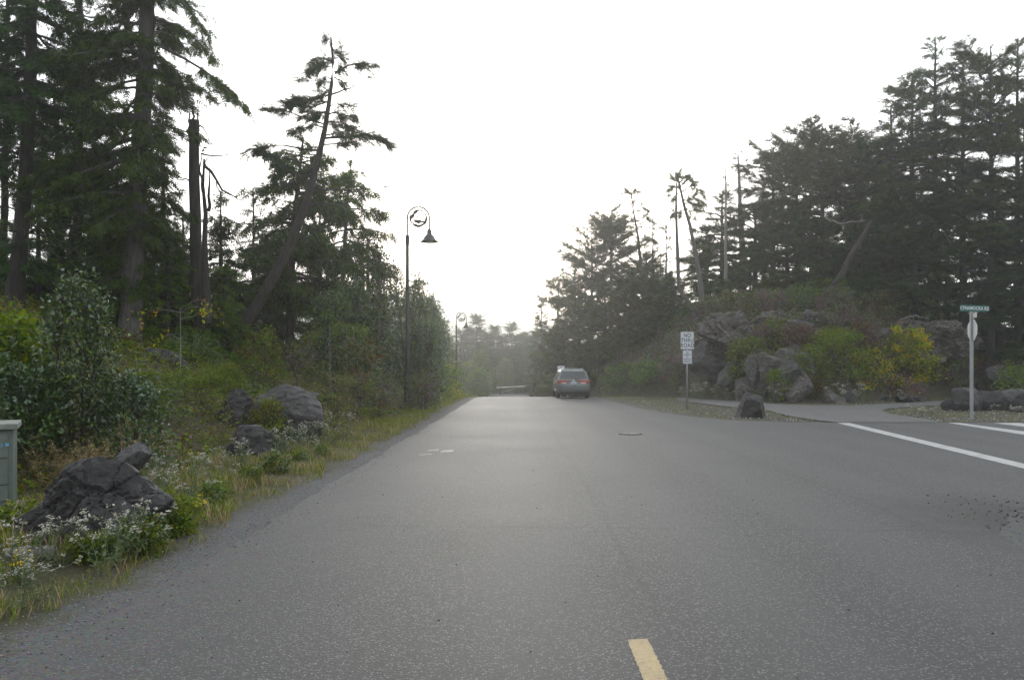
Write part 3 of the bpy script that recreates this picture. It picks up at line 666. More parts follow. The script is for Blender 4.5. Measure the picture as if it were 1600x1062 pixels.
rock('dark rounded boulder on the left of the three on the verge', 368, 696, 18.7, 80, 92, rd, 33, .8, 5, .12, .02, 14)
rock('low dark flat topped boulder at the front of the three on the verge', 398, 732, 16.4, 116, 78, rd, 14, .7, 5, .08, .02, 12, flat=.55)
rock('single dark boulder standing by the trail beyond the intersection', 1175, 651, 30.3, 57, 42, rd, 52, .8, 5, .07, .01, 7, skew=.10, sink=.5, yaw=3.0, crack=.012)
for k, (px, pb, w, h, tl, lab) in enumerate(((1105,548,60,46,-24,'dark crag at the left end of the slope below the forked trunk'),(1172,540,56,30,-14,'craggy ledge in the middle of the slope above the rock wall'),(1135,526,64,40,-18,'pale topped crag at the highest point of the tan outcrop'),(1205,510,54,28,8,'small mossy ledge high on the slope under the bleached branch'),
        (1520,545,80,44,10,'craggy right end of the long bare outcrop'),(1372,545,60,46,-16,'craggy left end of the long bare outcrop'))):
    rock(lab, px, pb, None, w, h, M['crag'], 170+k, .7, 5, .24, .06, 6, tilt=tl, name='rock_ledge', group='craggy ledges across the right slope')
# blasted blocks under the slope on the right
blocks = [(1150,598,52,44,40,'broken block low at the left end of the blasted rock wall'),(1178,600,51,34,52,'upright block of the blasted rock wall'),(1206,602,50,46,50,'broad reddish block in the middle of the blasted rock wall'),
          (1238,608,49.5,46,46,'dark block at the right foot of the blasted rock wall'),(1188,573,53,58,22,'long flat ledge on top of the blasted rock wall'),(1222,576,53,40,26,'grey angular block high in the blasted rock wall'),
          (1240,574,52.5,24,30,'pale streaked block at the top of the blasted rock wall'),(1258,590,52,40,34,'grey sloping block at the right top of the blasted rock wall'),(1160,622,49,36,34,'shadowed block at the left foot of the blasted rock wall'),
          (1196,618,48.5,22,34,'narrow pale slab leaning on the blasted rock wall'),(1250,624,48,38,40,'reddish block at the right foot, below the big green bush'),(1220,622,48.6,34,30,'grey block at the foot of the rock wall behind the roadside boulder')]
for k, (px, pb, d, w, h, lab) in enumerate(blocks):
    rock(lab, px, pb, None, w*1.15, h*1.2, rb if k % 3 else rm, 60+k, .9, 5, .13, .04, 6, tilt=(-14, 10, -6, 16, -4, 8)[k % 6], group='blocks of the blasted rock wall', sink=.2)
rock('big tan rock outcrop on the slope behind the NO THRU ROAD sign', 1140, 556, None, 118, 66, M['crag'], 91, .6, 6, .24, .07, 9, tilt=-12, name='rock_outcrop')
rock('dark overhanging rock face below the tan outcrop', 1120, 590, None, 90, 58, rm, 92, .6, 4, .16, .04, 14, tilt=8, name='rock_outcrop')
rock('long low bare outcrop above the yellow bush', 1448, 560, None, 176, 60, M['crag'], 93, .5, 6, .18, .05, 9, tilt=-2, name='rock_outcrop')
rock('small grey ledge in the middle of the right slope', 1238, 530, None, 60, 30, rm, 94, .6, 4, .12, .03, 12, name='rock_outcrop')
rock('dark grey rock high on the right slope beside the fallen branches', 1270, 516, None, 50, 40, rm, 95, .6, 4, .14, .03, 12, name='rock_outcrop')
sm_r = [(1284,632,45.5,36,20,rm,'dark leaning rock left of the paired pale rocks by the trail'),(1296,634,44.5,38,26,rb,'tilted pale rock, upper of the pair beside the trail'),(1304,637,43.6,36,22,rb,'pale streaked rock, lower of the pair beside the trail'),(1325,634,45.0,30,30,rm,'rounded grey rock at the right of the paired pale rocks'),
        (1412,630,45.5,46,20,rd,'low dark rock under the yellow bush'),(1436,632,45.6,30,16,rd,'small dark rock right below the yellow bush'),(1514,651,35.5,48,48,rm,'squarish grey boulder right behind the street sign post'),(1490,652,36.2,42,34,rd,'dark low boulder at the left of the street sign post'),
        (1550,650,36.0,46,40,rd,'dark boulder between the street sign post and the right edge'),(1584,648,36.3,48,42,rm,'grey boulder at the right edge beside the trail'),(1596,652,34.6,36,18,rd,'low boulder in front of the last one at the right edge'),(1530,640,39.5,40,26,rd,'dark boulder half hidden behind the squarish grey one'),
        (1376,628,47.5,30,16,rm,'little grey rock at the foot of the brown bush'),(1568,606,51,60,36,rd,'dark rock under the purple heather bush')]
for k, (px, pb, d, w, h, mm, lab) in enumerate(sm_r):
    rock(lab, px, pb, d, w, h, mm, 120+k, .85, 4, .08, .02, 11, tilt=(18, -28, -22, 0)[k] if k < 4 else 0, group='boulders along the trail', sink=.15)
# ------------------------------------------------------------------ parked minivan seen from behind
M['vanpaint'] = plain('van_grey_green_paint', (.11,.14,.14), .30, .45, .06)
M['vanpaint'].node_tree.nodes['Principled BSDF'].inputs['Coat Weight'].default_value = 1.0
M['vanglass'] = plain('van_dark_glass', (.035,.042,.05), .10, 0, .05, .6)
M['vanblack'] = plain('van_black_trim', (.018,.018,.019), .6)
M['tyre'] = plain('tyre_rubber', (.015,.015,.015), .85)
M['alloy'] = plain('alloy_rim', (.42,.42,.42), .35, .7)
M['tail'] = plain('red_tail_lens', (.33,.03,.028), .3, 0, .1)
M['lens'] = plain('clear_lens', (.75,.72,.68), .2)
M['plate'] = plain('licence_plate', (.55,.60,.70), .4, 0, .05)
M['chrome'] = plain('chrome', (.7,.7,.7), .15, .9)
VX, VY = X(896.5, 51), 51.0
van = empty('parked_minivan', (VX, VY, float(zr(VY))), 'grey green minivan with red tail lights parked on the right of the road', 'minivan', rz=rad(1.0))
ZL = np.array([.24,.30,.42,.60,.80,.95,1.05,1.10,1.30,1.50,1.62,1.69,1.725,1.74])
WL = np.array([.80,.88,.94,.965,.97,.965,.95,.925,.865,.795,.74,.66,.50,.0])
def halfw(z): return np.interp(z, ZL, WL)
def rear_y(z, x):
    y = np.interp(z, [.24,.42,.55,.75,.80,1.05,1.10,1.64,1.74], [.16,.03,.0,.0,.04,.055,.075,.36,.50])
    return y + .16*(np.abs(x)/.97)**5
ys_v = np.array([0,.15,.4,.8,1.4,2.2,3.0,3.4,3.8,4.2,4.5,4.85,5.05,5.12])
topk = np.interp(ys_v, [0,3.0,3.4,4.2,4.5,5.12], [1,1,.94,.22,.10,.04])
nw = np.interp(ys_v, [0,4.2,4.85,5.05,5.12], [1,1,.93,.84,.72])
zf = np.interp(ys_v, [0,4.5,5.12], [1,1,.86])
secs = []
for y, k, w, q in zip(ys_v, topk, nw, zf):
    z = np.where(ZL > 1.05, 1.05+(ZL-1.05)*k, ZL)*1.0
    z = np.where(ZL > .5, .5+(z-.5)*q, z)
    hx = WL*w
    if k < .9: hx = np.where(ZL > 1.05, hx + (.93*w-hx)*(1-k)*.6*(ZL < 1.735), hx)
    yy = y + rear_y(ZL, hx)*np.clip(1-y/1.2, 0, 1)
    R_ = np.stack([hx, yy, z], -1); L_ = R_[::-1]*np.array([-1, 1, 1])
    secs.append(np.concatenate([R_, L_[1:]]))
S = np.array(secs); ns, npf, _ = S.shape
mb = MB(); i = np.arange(ns-1)[:, None]*npf; j = np.arange(npf-1)[None]
mb.add(S.reshape(-1, 3), np.stack(np.broadcast_arrays(i+j, i+npf+j, i+npf+j+1, i+j+1), -1).reshape(-1, 4))
fr_ = np.linspace(-1, 1, 13)
def cap_grid(zs, xfun, yfun, eps, off=0.0):
    zz = np.repeat(zs[:, None], len(fr_), 1); xx = xfun(zz)*fr_[None]
    return np.stack([xx, yfun(zz, xx)-eps, zz], -1)
def grid_faces(a, b, flip=False):
    i = np.arange(a-1)[:, None]*b; j = np.arange(b-1)[None]
    F_ = np.stack(np.broadcast_arrays(i+j, i+j+1, i+b+j+1, i+b+j), -1).reshape(-1, 4)
    return F_[:, ::-1] if flip else F_
cg = cap_grid(ZL[:-1], halfw, rear_y, 0.0); mb.add(cg.reshape(-1, 3), grid_faces(len(ZL)-1, 13))
fe = secs[-1]; mb.add(fe, [list(range(npf))[::-1]])
mb.add(S[:, [0, npf-1]].reshape(-1, 3), [[2*k, 2*k+1, 2*k+3, 2*k+2] for k in range(ns-1)])
mb.build('body', M['vanpaint'], van, smooth=True).data.set_sharp_from_angle(angle=rad(40))
def rear_panel(name, x0, x1, z0, z1, m, eps, parent=van, thick=.012, n=9, fit=None):
    fx = np.linspace(0, 1, n); zs = np.linspace(z0, z1, 6)
    zz = np.repeat(zs[:, None], n, 1)
    xx = x0 + (x1-x0)*fx[None] + 0*zz
    if fit: xx = fit(zz)*(2*fx[None]-1)
    Fp = np.stack([xx, rear_y(zz, xx)-eps, zz], -1); Bp = Fp + np.array([0, thick+eps, 0])
    mb = MB(); a = Fp.reshape(-1, 3); mb.add(a, grid_faces(6, n)); 
    idx = np.arange(6*n).reshape(6, n); ring = np.concatenate([idx[0], idx[1:, -1], idx[-1, :-1][::-1], idx[1:-1, 0][::-1]])
    nb_ = len(ring); mb.add(np.concatenate([a[ring], Bp.reshape(-1, 3)[ring]]), [[k, nb_+k, nb_+(k+1) % nb_, (k+1) % nb_] for k in range(nb_)])
    return mb.build(name, m, parent, smooth=False)
rw = rear_panel('rear_window', 0, 0, 1.15, 1.60, M['vanglass'], .008, fit=lambda z: halfw(z)-.085)
box(MB(), (-.02,.02,1.135), (.42,.045,1.16)).build('wiper', M['vanblack'], van)
for sgn in (-1, 1):
    tl = rear_panel('tail_light', sgn*.31, sgn*.955, .895, 1.085, M['tail'], .014)
    rear_panel('reverse_lens', sgn*.42, sgn*.72, .905, .945, M['lens'], .019, tl)
rear_panel('garnish', -.40, .40, 1.02, 1.075, M['vanblack'], .012)
pl = rear_panel('licence_plate', -.16, .16, .865, 1.005, M['plate'], .014)
for k in range(6):
    box(MB(), (-.115+k*.042,.024,.915), (-.09+k*.042,.030,.965)).build('plate_mark', M['blueink'], pl)
rear_panel('bumper', -.955, .955, .40, .735, M['vanpaint'], .035, thick=.05, n=15)
rear_panel('bumper_step', -.90, .90, .735, .76, M['vanblack'], .03, thick=.05, n=15)
rear_panel('under_bumper', -.86, .86, .25, .40, M['vanblack'], .02, n=11)
prism(MB(), [(-.06,1.02),(.06,1.02),(.075,1.10),(-.075,1.10)], .028, .05).build('emblem', M['chrome'], van)
for sgn in (-1, 1):
    for y0, y1 in ((.55,1.45), (1.55,2.45), (2.55,3.35)):
        zs = np.linspace(1.12, 1.56, 5); yy = np.linspace(y0, y1, 5)
        zz = np.repeat(zs[:, None], 5, 1); Yg = np.repeat(yy[None], 5, 0) + (rear_y(zz, .9)*max(0, 1-y0/1.2))
        P = np.stack([sgn*(halfw(zz)+.006), Yg, zz], -1)
        MB().add(P.reshape(-1, 3), grid_faces(5, 5, sgn < 0)).build('side_window', M['vanglass'], van)
    for y0 in (1.62, 2.6): box(MB(), (min(sgn*.965, sgn*.985), y0, .98), (max(sgn*.965, sgn*.985), y0+.2, 1.015)).build('door_handle', M['chrome'], van)
    tubes(MB(), [(sgn*.60,.62,1.735),(sgn*.60,.75,1.765),(sgn*.61,2.6,1.765),(sgn*.61,2.75,1.73)], [.02]*4, 6).build('roof_rail', M['alloy'], van)
    mm = box(MB(), (min(sgn*.96, sgn*1.17), 3.35, 1.06), (max(sgn*.96, sgn*1.17), 3.45, 1.22), bev=.03).build('side_mirror', M['vanblack'], van)
    for y0 in (.98, 4.05):
        wh = lathe(MB(), [(.20,-.11),(.30,-.115),(.335,-.07),(.335,.07),(.30,.115),(.20,.11)], seg=28, axis='x').build('wheel', M['tyre'], van, smooth=True, loc=(sgn*.86, y0, .335))
        rim = MB(); lathe(rim, [(.0,-.07*1),(.06,-.075),(.18,-.055),(.205,-.09)], seg=20, axis='x')
        r_ = rim.build('rim', M['alloy'], wh)
        if sgn > 0: r_.rotation_euler = (0, 0, PI)
for y0 in (.75, 2.2): tubes(MB(), [(-.6,y0,1.762),(0,y0,1.768),(.6,y0,1.762)], [.018]*3, 6).build('roof_bar', M['alloy'], van)
tubes(MB(), [(.55,.05,.27),(.55,.3,.27)], [.035]*2, 8, cap=True).build('exhaust', M['vanblack'], van)
# ------------------------------------------------------------------ foliage builders
def frond_t(n=4, w=.34, lo=.10, wid=.13):
    V = []; Fc = []
    for k in range(n):
        a = lo + (.80-lo)*k/max(1, n-1); ww = w*(1-.62*k/n)
        for s in (-1, 1):
            V += [(a-wid*.4, .015*s, 0), (a+wid*.6, .015*s, 0), (a+wid*1.5, ww*s, -.05)]
    V += [(.72,-.05,-.02),(.72,.05,-.02),(1.08,0,-.10)]
    V += [(0,-.018,0),(0,.018,0),(.85,0,-.03)]
    return np.array(V, float), np.arange(len(V)).reshape(-1, 3)
FROND = {'fine': frond_t(5, .40, .08, .15), 'mid': frond_t(4, .40, .08, .20), 'coarse': frond_t(3, .42, .08, .30)}
LEAF = (np.array([(0,0,0),(.5,.30,.09),(1,0,-.05),(.5,-.30,.09)], float), np.array([(0,1,2),(0,2,3)]))
BLADE = (np.array([(0,-.035,0),(0,.035,0),(.55,.028,.05),(.55,-.028,.05),(1,0,.22)], float), np.array([(0,1,2),(0,2,3),(3,2,4)]))
def scatter(mb, T, P, D, Nv, S, mi=0):
    V, Fc = T; n = len(P)
    if n == 0: return
    D = nrm(D); B = nrm(np.cross(Nv, D)); C = np.cross(D, B)
    S = np.asarray(S)[:, None, None]
    Q = P[:, None] + S*(V[None, :, 0:1]*D[:, None] + V[None, :, 1:2]*B[:, None] + V[None, :, 2:3]*C[:, None])
    FF = (Fc[None] + (np.arange(n)*len(V))[:, None, None]).reshape(-1, Fc.shape[1])
    if not np.isscalar(mi): mi = np.repeat(mi, len(Fc))
    mb.add(Q.reshape(-1, 3), FF, mi)
def interp_poly(BP, idx, t):
    K = BP.shape[1]; f = np.clip(t, 0, .9999)*(K-1); k = f.astype(int); u = (f-k)[:, None]
    a, b = BP[idx, k], BP[idx, k+1]
    return a+(b-a)*u, nrm(b-a)
UP = np.array([0, 0, 1.])
DENS = 3.0
def foliage_on(rng, mb, BP, f0, f1, Wd, dens, S, frond, hang=.2, sag=.15, nrand=.35, jit=.04):
    L = np.linalg.norm(np.diff(BP, axis=1), axis=2).sum(1)
    ns = np.maximum(3, (L*(f1-f0)*dens*DENS/.18).astype(int))
    idx = np.repeat(np.arange(len(BP)), ns); a0, a1 = f0[idx], f1[idx]
    q = rng.random(len(idx)); t = a0+(a1-a0)*q
    P0, d = interp_poly(BP, idx, t)
    side = np.where(rng.random(len(idx)) < .5, -1, 1)[:, None]
    lat = nrm(np.cross(d, UP))*side
    sl = Wd[idx]*np.clip(1.15-.85*q, .2, 1)*np.clip(.45+2.2*q, 0, 1)*rng.uniform(.45, 1.15, len(idx))
    sd = nrm(d*rng.uniform(.4, .9, (len(idx), 1)) + lat + UP*rng.uniform(-.18, .18, (len(idx), 1)))
    m = np.clip(np.ceil(sl/(.42*S)), 1, 9).astype(int)
    j = np.repeat(np.arange(len(idx)), m)
    kk = np.concatenate([np.arange(x) for x in m]) if len(m) else np.zeros(0)
    u = (kk+rng.random(len(j)))/m[j]
    slj = sl[j][:, None]
    P = P0[j] + sd[j]*slj*u[:, None] - UP*(sag*slj*u[:, None]**2) + rng.normal(0, jit, (len(j), 3))
    D = nrm(sd[j]*.8 + d[j]*.35 + rng.normal(0, .30, (len(j), 3)) - UP*(hang*rng.uniform(.3, 1.3, (len(j), 1))))
    Nv = UP + rng.normal(0, nrand, (len(j), 3)) + (rng.normal(0, .8, (len(j), 3)) if hang > .7 else 0)
    scatter(mb, FROND[frond], P, D, Nv, S*rng.uniform(.65, 1.3, len(j)))
    # the tip of every branch
    P1, d1 = interp_poly(BP, np.arange(len(BP)), f1*.97)
    scatter(mb, FROND[frond], P1, d1 - UP*hang*.5, UP + rng.normal(0, .3, (len(BP), 3)), np.full(len(BP), S*1.2))
def poly_at(pts, f):
    pts = np.asarray(pts, float); s = np.concatenate([[0], np.cumsum(np.linalg.norm(np.diff(pts, axis=0), axis=1))]); s /= s[-1]
    return np.stack([np.interp(f, s, pts[:, k]) for k in range(3)], -1)
PROF = {
 'cone': lambda u: np.clip(1-u*.93, 0, 1)*np.clip(.45+3*u, 0, 1),
 'col': lambda u: np.clip(1.02-u**2.2, .08, 1)*np.clip(.6+2*u, 0, 1),
 'spire': lambda u: np.clip(.95-.85*u**.7, .06, 1)*np.clip(.5+2.5*u, 0, 1),
 'umb': lambda u: np.clip(.55+.9*u-.9*u**4, .1, 1.1),
 'dome': lambda u: np.sqrt(np.clip(1-(1.25*u-.25)**2, .02, 1)),
}
def conifer(label, trunk, r0=.2, r1=.03, name='conifer_tree', group=None, cb=.25, R=2.2, prof='cone', nb=70, rise=(-12, 30), droop=.10, tip=.06,
            frond='mid', S=.34, dens=1.0, lat=.34, hang=.25, sag=.15, seed=0, mat='hemlock', bmat='bark', bias=0, az0=0, dead=8, extra=(), sparse=0.0, jitter=.25, hug=0):
    """trunk: world points from foot to top; extra: (points, radius, leaf start, leaf end, leaf width) for single limbs"""
    rng = np.random.default_rng(seed)
    T = np.asarray(trunk, float); base = T[0].copy(); T = T-base
    K = 16; tp = poly_at(T, np.linspace(0, 1, K)); H = np.linalg.norm(np.diff(T, axis=0), axis=1).sum()
    tp[1:-1] += rng.normal(0, .012*H/12*jitter*4, (K-2, 3))*np.array([1, 1, .2])
    tp[0, 2] -= .35
    f = np.linspace(0, 1, K); rr = r1+(r0-r1)*(1-f)**.9; rr[0] *= 1.35; rr[1] *= 1.06
    e = empty(name, base, label, 'tree', group)
    wood = MB(); tubes(wood, tp, rr, 10)
    BPs = []; F0 = []; F1 = []; Wd = []; BR = []
    def rnd(n, lo, hi, scale, pr):
        u = np.sort(rng.random(n)); fz = lo+(hi-lo)*u*.985
        A = poly_at(tp, fz); L = R*PROF[pr](u)*rng.uniform(.5, 1.18, n)*scale
        az = (np.arange(n)*2.399+rng.normal(0, .6, n)) % (2*PI)
        L = L*(1+bias*np.cos(az-az0))
        p = np.radians(rise[0]+(rise[1]-rise[0])*u+rng.normal(0, 7, n))
        t = np.linspace(0, 1, 7)[None, :, None]; Lk = L[:, None, None]
        dh = np.stack([np.cos(az), np.sin(az), 0*az], -1)[:, None]
        perp = np.stack([-np.sin(az), np.cos(az), 0*az], -1)[:, None]
        P = A[:, None] + dh*Lk*t*np.cos(p)[:, None, None] + UP*(Lk*t*np.sin(p)[:, None, None] - droop*L[:, None, None]*1.6*t**2 + tip*Lk*t**4)
        P = P + perp*(rng.normal(0, .10, (n, 1, 1))*Lk*t**2) + rng.normal(0, .02, P.shape)*Lk*t
        return P, L, fz
    if nb:
        P, L, fz = rnd(nb, cb, 1.0, 1, prof)
        L2 = np.maximum(L, .28); P = P[:, :1]+(P-P[:, :1])*(L2/np.maximum(L, 1e-3))[:, None, None]; L = L2
        keep = rng.random(nb) > sparse
        P, L, fz = P[keep], L[keep], fz[keep]; n = len(P)
        BPs.append(P); F0.append(rng.uniform(.10, .35, n)); F1.append(np.ones(n)); Wd.append(lat*L*rng.uniform(.7, 1.2, n)); BR.append(np.clip(.022*L+.006, .008, .07))
    if hug:
        P, L, fz = rnd(hug, .10, cb+.12, .38, 'dome'); n = len(P)
        BPs.append(P); F0.append(np.full(n, .15)); F1.append(np.ones(n)); Wd.append(lat*L*1.2); BR.append(np.full(n, .01))
    for pts, r, a, b, w in extra:
        pts = np.asarray(pts, float)-base
        P = poly_at(pts, np.linspace(0, 1, 7))[None]; P[:, 1:-1] += rng.normal(0, .03, (1, 5, 3))
        BPs.append(P); F0.append([a]); F1.append([b]); Wd.append([w]); BR.append([r])
    if BPs:
        BP = np.concatenate(BPs); F0 = np.concatenate(F0); F1 = np.concatenate(F1); Wd = np.concatenate(Wd); BR = np.concatenate(BR)
        tubes(wood, BP, BR[:, None]*np.linspace(1, .22, 7)[None], 4)
    if dead:
        P, L, fz = rnd(dead, .12, max(.2, cb), .5, 'dome')
        tubes(wood, P, np.clip(.016*L+.005, .006, .05)[:, None]*np.linspace(1, .15, 7)[None], 4)
    wood.build('trunk', M[bmat], e, smooth=True)
    if BPs:
        lf = Wd > 0
        if lf.any():
            cr = MB(); foliage_on(rng, cr, BP[lf], F0[lf], F1[lf], Wd[lf], dens, S, frond, hang, sag)
            if nb and bmat != 'silver':
                k = 26; q = poly_at(tp, rng.uniform(.90, 1.0, k)); a = rng.random(k)*6.28
                scatter(cr, FROND[frond], q, np.stack([np.cos(a), np.sin(a), rng.uniform(-.1, .9, k)], -1), UP+rng.normal(0, .4, (k, 3)), S*rng.uniform(.7, 1.1, k))
            cr.build('crown', M[mat], e)
    return e
def T_(px_pts, d, dy=0.0):
    n = len(px_pts); return [W(px, py, d+dy*k/max(1, n-1)) for k, (px, py) in enumerate(px_pts)]
def on_ground(pts):
    p = [np.array(q, float) for q in pts]; p[0][2] = min(p[0][2], gz(p[0][0], p[0][1])); return p
def tree_at(label, px_foot, d, py_top, px_top=None, **kw):
    x = X(px_foot, d); z = gz(x, d); xt = X(px_top if px_top is not None else px_foot, d)
    zt = Z(py_top, d); 
    return conifer(label, [(x, d, z), (x*.6+xt*.4, d, z+(zt-z)*.5), (xt, d, zt)], **kw)

def leafy(label, loc, H, Rx, name='shrub', cat='shrub', group=None, ncl=40, nl=60, leaf=.09, clr=.28, mats=('alder',), mw=None, seed=0, shape='dome', stems=5, stem_r=.02, Ry=None, low=.1, bmat='twig', up=.2, lean=(0, 0), hollow=.35):
    """a broadleaf bush or small tree: stems, twigs and clusters of single leaves"""
    rng = np.random.default_rng(seed); Ry = Ry or Rx
    e = empty(name, loc, label, cat, group)
    # cluster centres
    u = rng.random(ncl)**.8; a = rng.random(ncl)*2*PI
    z = low + (1-low)*u
    if shape == 'dome': rad_ = np.sqrt(np.clip(1-((z-.35)/.68)**2, .03, 1))
    elif shape == 'egg': rad_ = np.clip(np.sin(PI*np.clip(z*.86+.12, 0, 1)), .08, 1)
    elif shape == 'cone': rad_ = np.clip(1.05-z, .08, 1)
    elif shape == 'fan': rad_ = np.clip(.25+.9*z, 0, 1)
    q = rad_*(hollow+(1-hollow)*np.sqrt(rng.random(ncl)))
    C = np.stack([Rx*q*np.cos(a)+lean[0]*z, Ry*q*np.sin(a)+lean[1]*z, H*z], -1)
    # stems
    sa = rng.random(stems)*2*PI
    top = np.stack([Rx*.45*np.cos(sa)+lean[0]*.8, Ry*.45*np.sin(sa)+lean[1]*.8, H*rng.uniform(.6, .92, stems)], -1)
    t = np.linspace(0, 1, 6)[None, :, None]
    root = np.stack([Rx*.12*np.cos(sa), Ry*.12*np.sin(sa), 0*sa-.15], -1)[:, None]
    SP = root + (top[:, None]-root)*np.concatenate([t**1.6, t**1.6, t], -1) + rng.normal(0, .02, (stems, 6, 3))*H*t
    wood = MB(); tubes(wood, SP, np.linspace(1, .3, 6)[None]*stem_r*np.ones((stems, 1)), 5)
    # each cluster hangs on a twig leaving the nearest stem
    si = np.argmin(((top[None]-C[:, None])**2)[..., :2].sum(-1)+rng.random((ncl, stems))*.2, axis=1)
    ft = np.clip(C[:, 2]/np.maximum(top[si, 2], .1)*.75, .08, .97)
    B0, _ = interp_poly(SP, si, ft)
    mid = (B0+C)/2 + np.array([0, 0, .06*H])*rng.uniform(-.3, .6, (ncl, 1))
    s5 = np.linspace(0, 1, 5)[None, :, None]
    TP = (1-s5)**2*B0[:, None] + 2*s5*(1-s5)*mid[:, None] + s5**2*C[:, None]
    tubes(wood, TP, np.linspace(.45, .12, 5)[None]*stem_r*np.ones((ncl, 1)), 3)
    wood.build('stems', M[bmat], e, smooth=True)
    # leaves around the outer half of each twig
    n = ncl*nl; ci = np.repeat(np.arange(ncl), nl); tt = rng.uniform(.45, 1.0, n)
    P, d = interp_poly(TP, ci, tt)
    off = nrm(rng.normal(size=(n, 3)))*(clr*rng.random((n, 1))**.6); off[:, 2] *= .75
    P = P+off; P[:, 2] = np.maximum(P[:, 2], .02)
    D = nrm(off/clr*.7 + rng.normal(0, .6, (n, 3)) + d*.4 - UP*.25)
    Nv = UP*(.8+up)+rng.normal(0, .5, (n, 3))
    mi = 0
    if len(mats) > 1:
        w = np.array(mw or [1]*len(mats), float); w /= w.sum()
        cm = rng.choice(len(mats), ncl, p=w); mi = np.where(rng.random(n) < .75, cm[ci], rng.choice(len(mats), n, p=w))
    cr = MB(); scatter(cr, LEAF, P, D, Nv, leaf*rng.uniform(.6, 1.25, n), mi)
    cr.build('foliage', [M[k] for k in mats], e)
    return e
def shrub_px(label, px, pyb, d, wpx, hpx, ground=True, **kw):
    x = X(px, d); z = gz(x, d) if ground else Z(pyb, d)
    ztop = Z(pyb-hpx, d)
    return leafy(label, (x, d, z), max(.2, ztop-z), wpx/F_PX*d/2, **kw)
# ------------------------------------------------------------------ left bank: the trees
d = 24.5
conifer('tall dark conifer with a bare lower trunk at the left edge', on_ground(T_([(20,480),(32,380),(42,250),(48,120),(52,0),(56,-140),(58,-260)], d)), .23, .09,
        cb=.36, R=2.5, prof='col', hug=16, sparse=.1, nb=105, rise=(-14, 12), droop=.14, S=.30, frond='fine', dens=1.1, lat=.36, hang=.5, seed=1, mat='hemlock', dead=26, name='conifer_tree')
ex = []
dd = 24.5
for pts, r, a, b, w in (([(228,60),(285,95),(330,115),(362,150),(384,168)], .05, .35, 1, .8), ([(226,100),(262,130),(300,128),(330,150)], .045, .3, 1, .6), ([(222,130),(255,142),(280,136),(270,105)], .04, .3, 1, .35),
                        ([(230,30),(280,40),(310,70),(335,95)], .05, .25, 1, .85), ([(232,0),(270,-5),(300,20),(318,60)], .05, .2, 1, .9), ([(215,230),(190,270),(160,290)], .03, .2, 1, .6), ([(220,170),(250,200),(262,225)], .03, .5, 1, .12),
                        ([(222,60),(180,70),(140,60),(120,75)], .04, .2, 1, .7), ([(218,150),(180,190),(140,210)], .04, .2, 1, .7)):
    ex.append((T_(pts, dd, -.5), r, a, b, w))
conifer('big cedar with a pale stripped lower trunk and a drooping limb toward the road', on_ground(T_([(203,540),(206,470),(212,360),(218,250),(226,130),(232,0),(236,-130),(240,-260)], d)), .30, .14,
        name='cedar_tree', cb=.24, R=2.3, prof='col', bias=.38, az0=PI, hug=46, nb=160, rise=(-18, 8), droop=.16, S=.30, frond='fine', dens=1.15, lat=.36, hang=.85, seed=2, mat='cedar', bmat='barkpale', dead=16, extra=ex)
conifer('dark conifer with dense foliage just left of the big cedar', on_ground(T_([(121,470),(120,380),(122,250),(124,120),(126,0),(126,-80)], 29)), .20, .06,
        cb=.30, R=2.3, prof='spire', nb=130, hug=20, rise=(-15, 14), droop=.14, S=.32, dens=1.1, lat=.36, hang=.55, seed=3, mat='hemlock', dead=14)
conifer('thin dark conifer between the bare trunk and the big cedar', on_ground(T_([(93,470),(95,380),(92,280),(86,200),(84,130)], 32)), .15, .03,
        cb=.38, R=1.7, prof='cone', nb=60, rise=(-12, 20), droop=.12, S=.32, lat=.36, hang=.5, seed=4, mat='hemlock', dead=18)
conifer('slim conifer at the very left edge behind the bare trunk', on_ground(T_([(4,470),(6,350),(10,200),(12,60),(14,-60)], 31)), .15, .05,
        cb=.30, R=2.3, prof='col', nb=85, rise=(-14, 10), droop=.14, S=.34, lat=.36, hang=.5, seed=5, mat='hemlock', dead=12)
# young bright cedars filling in below
for k, (px, pyt, dpx, R_, lab) in enumerate(((255,175,27.5,1.75,'young green cedar between the big cedar and the broken snag'),(60,300,27,1.3,'young feathery cedar left of the bare trunk base'),(150,300,26.5,1.15,'young cedar with drooping fronds in front of the dark conifer'),
                                             (286,330,31,1.3,'young cedar right behind the broken snag'),(396,300,34,1.35,'small pointed conifer between the snag and the leaning tree'),(345,345,30,1.3,'short bushy conifer left of the leaning trunk'),(88,330,28.5,1.5,'young cedar right of the bare trunk at the left edge'),(185,345,28,1.4,'young cedar in front of the dark conifer beside the big trunk'),(262,360,25.6,1.2,'low young cedar between the big trunk and the snag'),(22,350,27.5,1.4,'low young cedar left of the bare trunk at the left edge'),(350,420,26.5,1.1,'low young cedar right beside the snag foot'),(440,330,36,1.5,'dim conifer behind the leaning trunk'))):
    tree_at(lab, px, dpx, pyt, r0=.11, r1=.02, cb=.08, R=R_, prof='cone', nb=105, rise=(-12, 24), droop=.14, S=.30, dens=1.1, lat=.38, hang=.55, seed=20+k, mat='cedar' if k < 4 or k > 6 else 'hemlock', dead=4, name='cedar_tree' if k < 4 or k > 6 else 'conifer_tree')
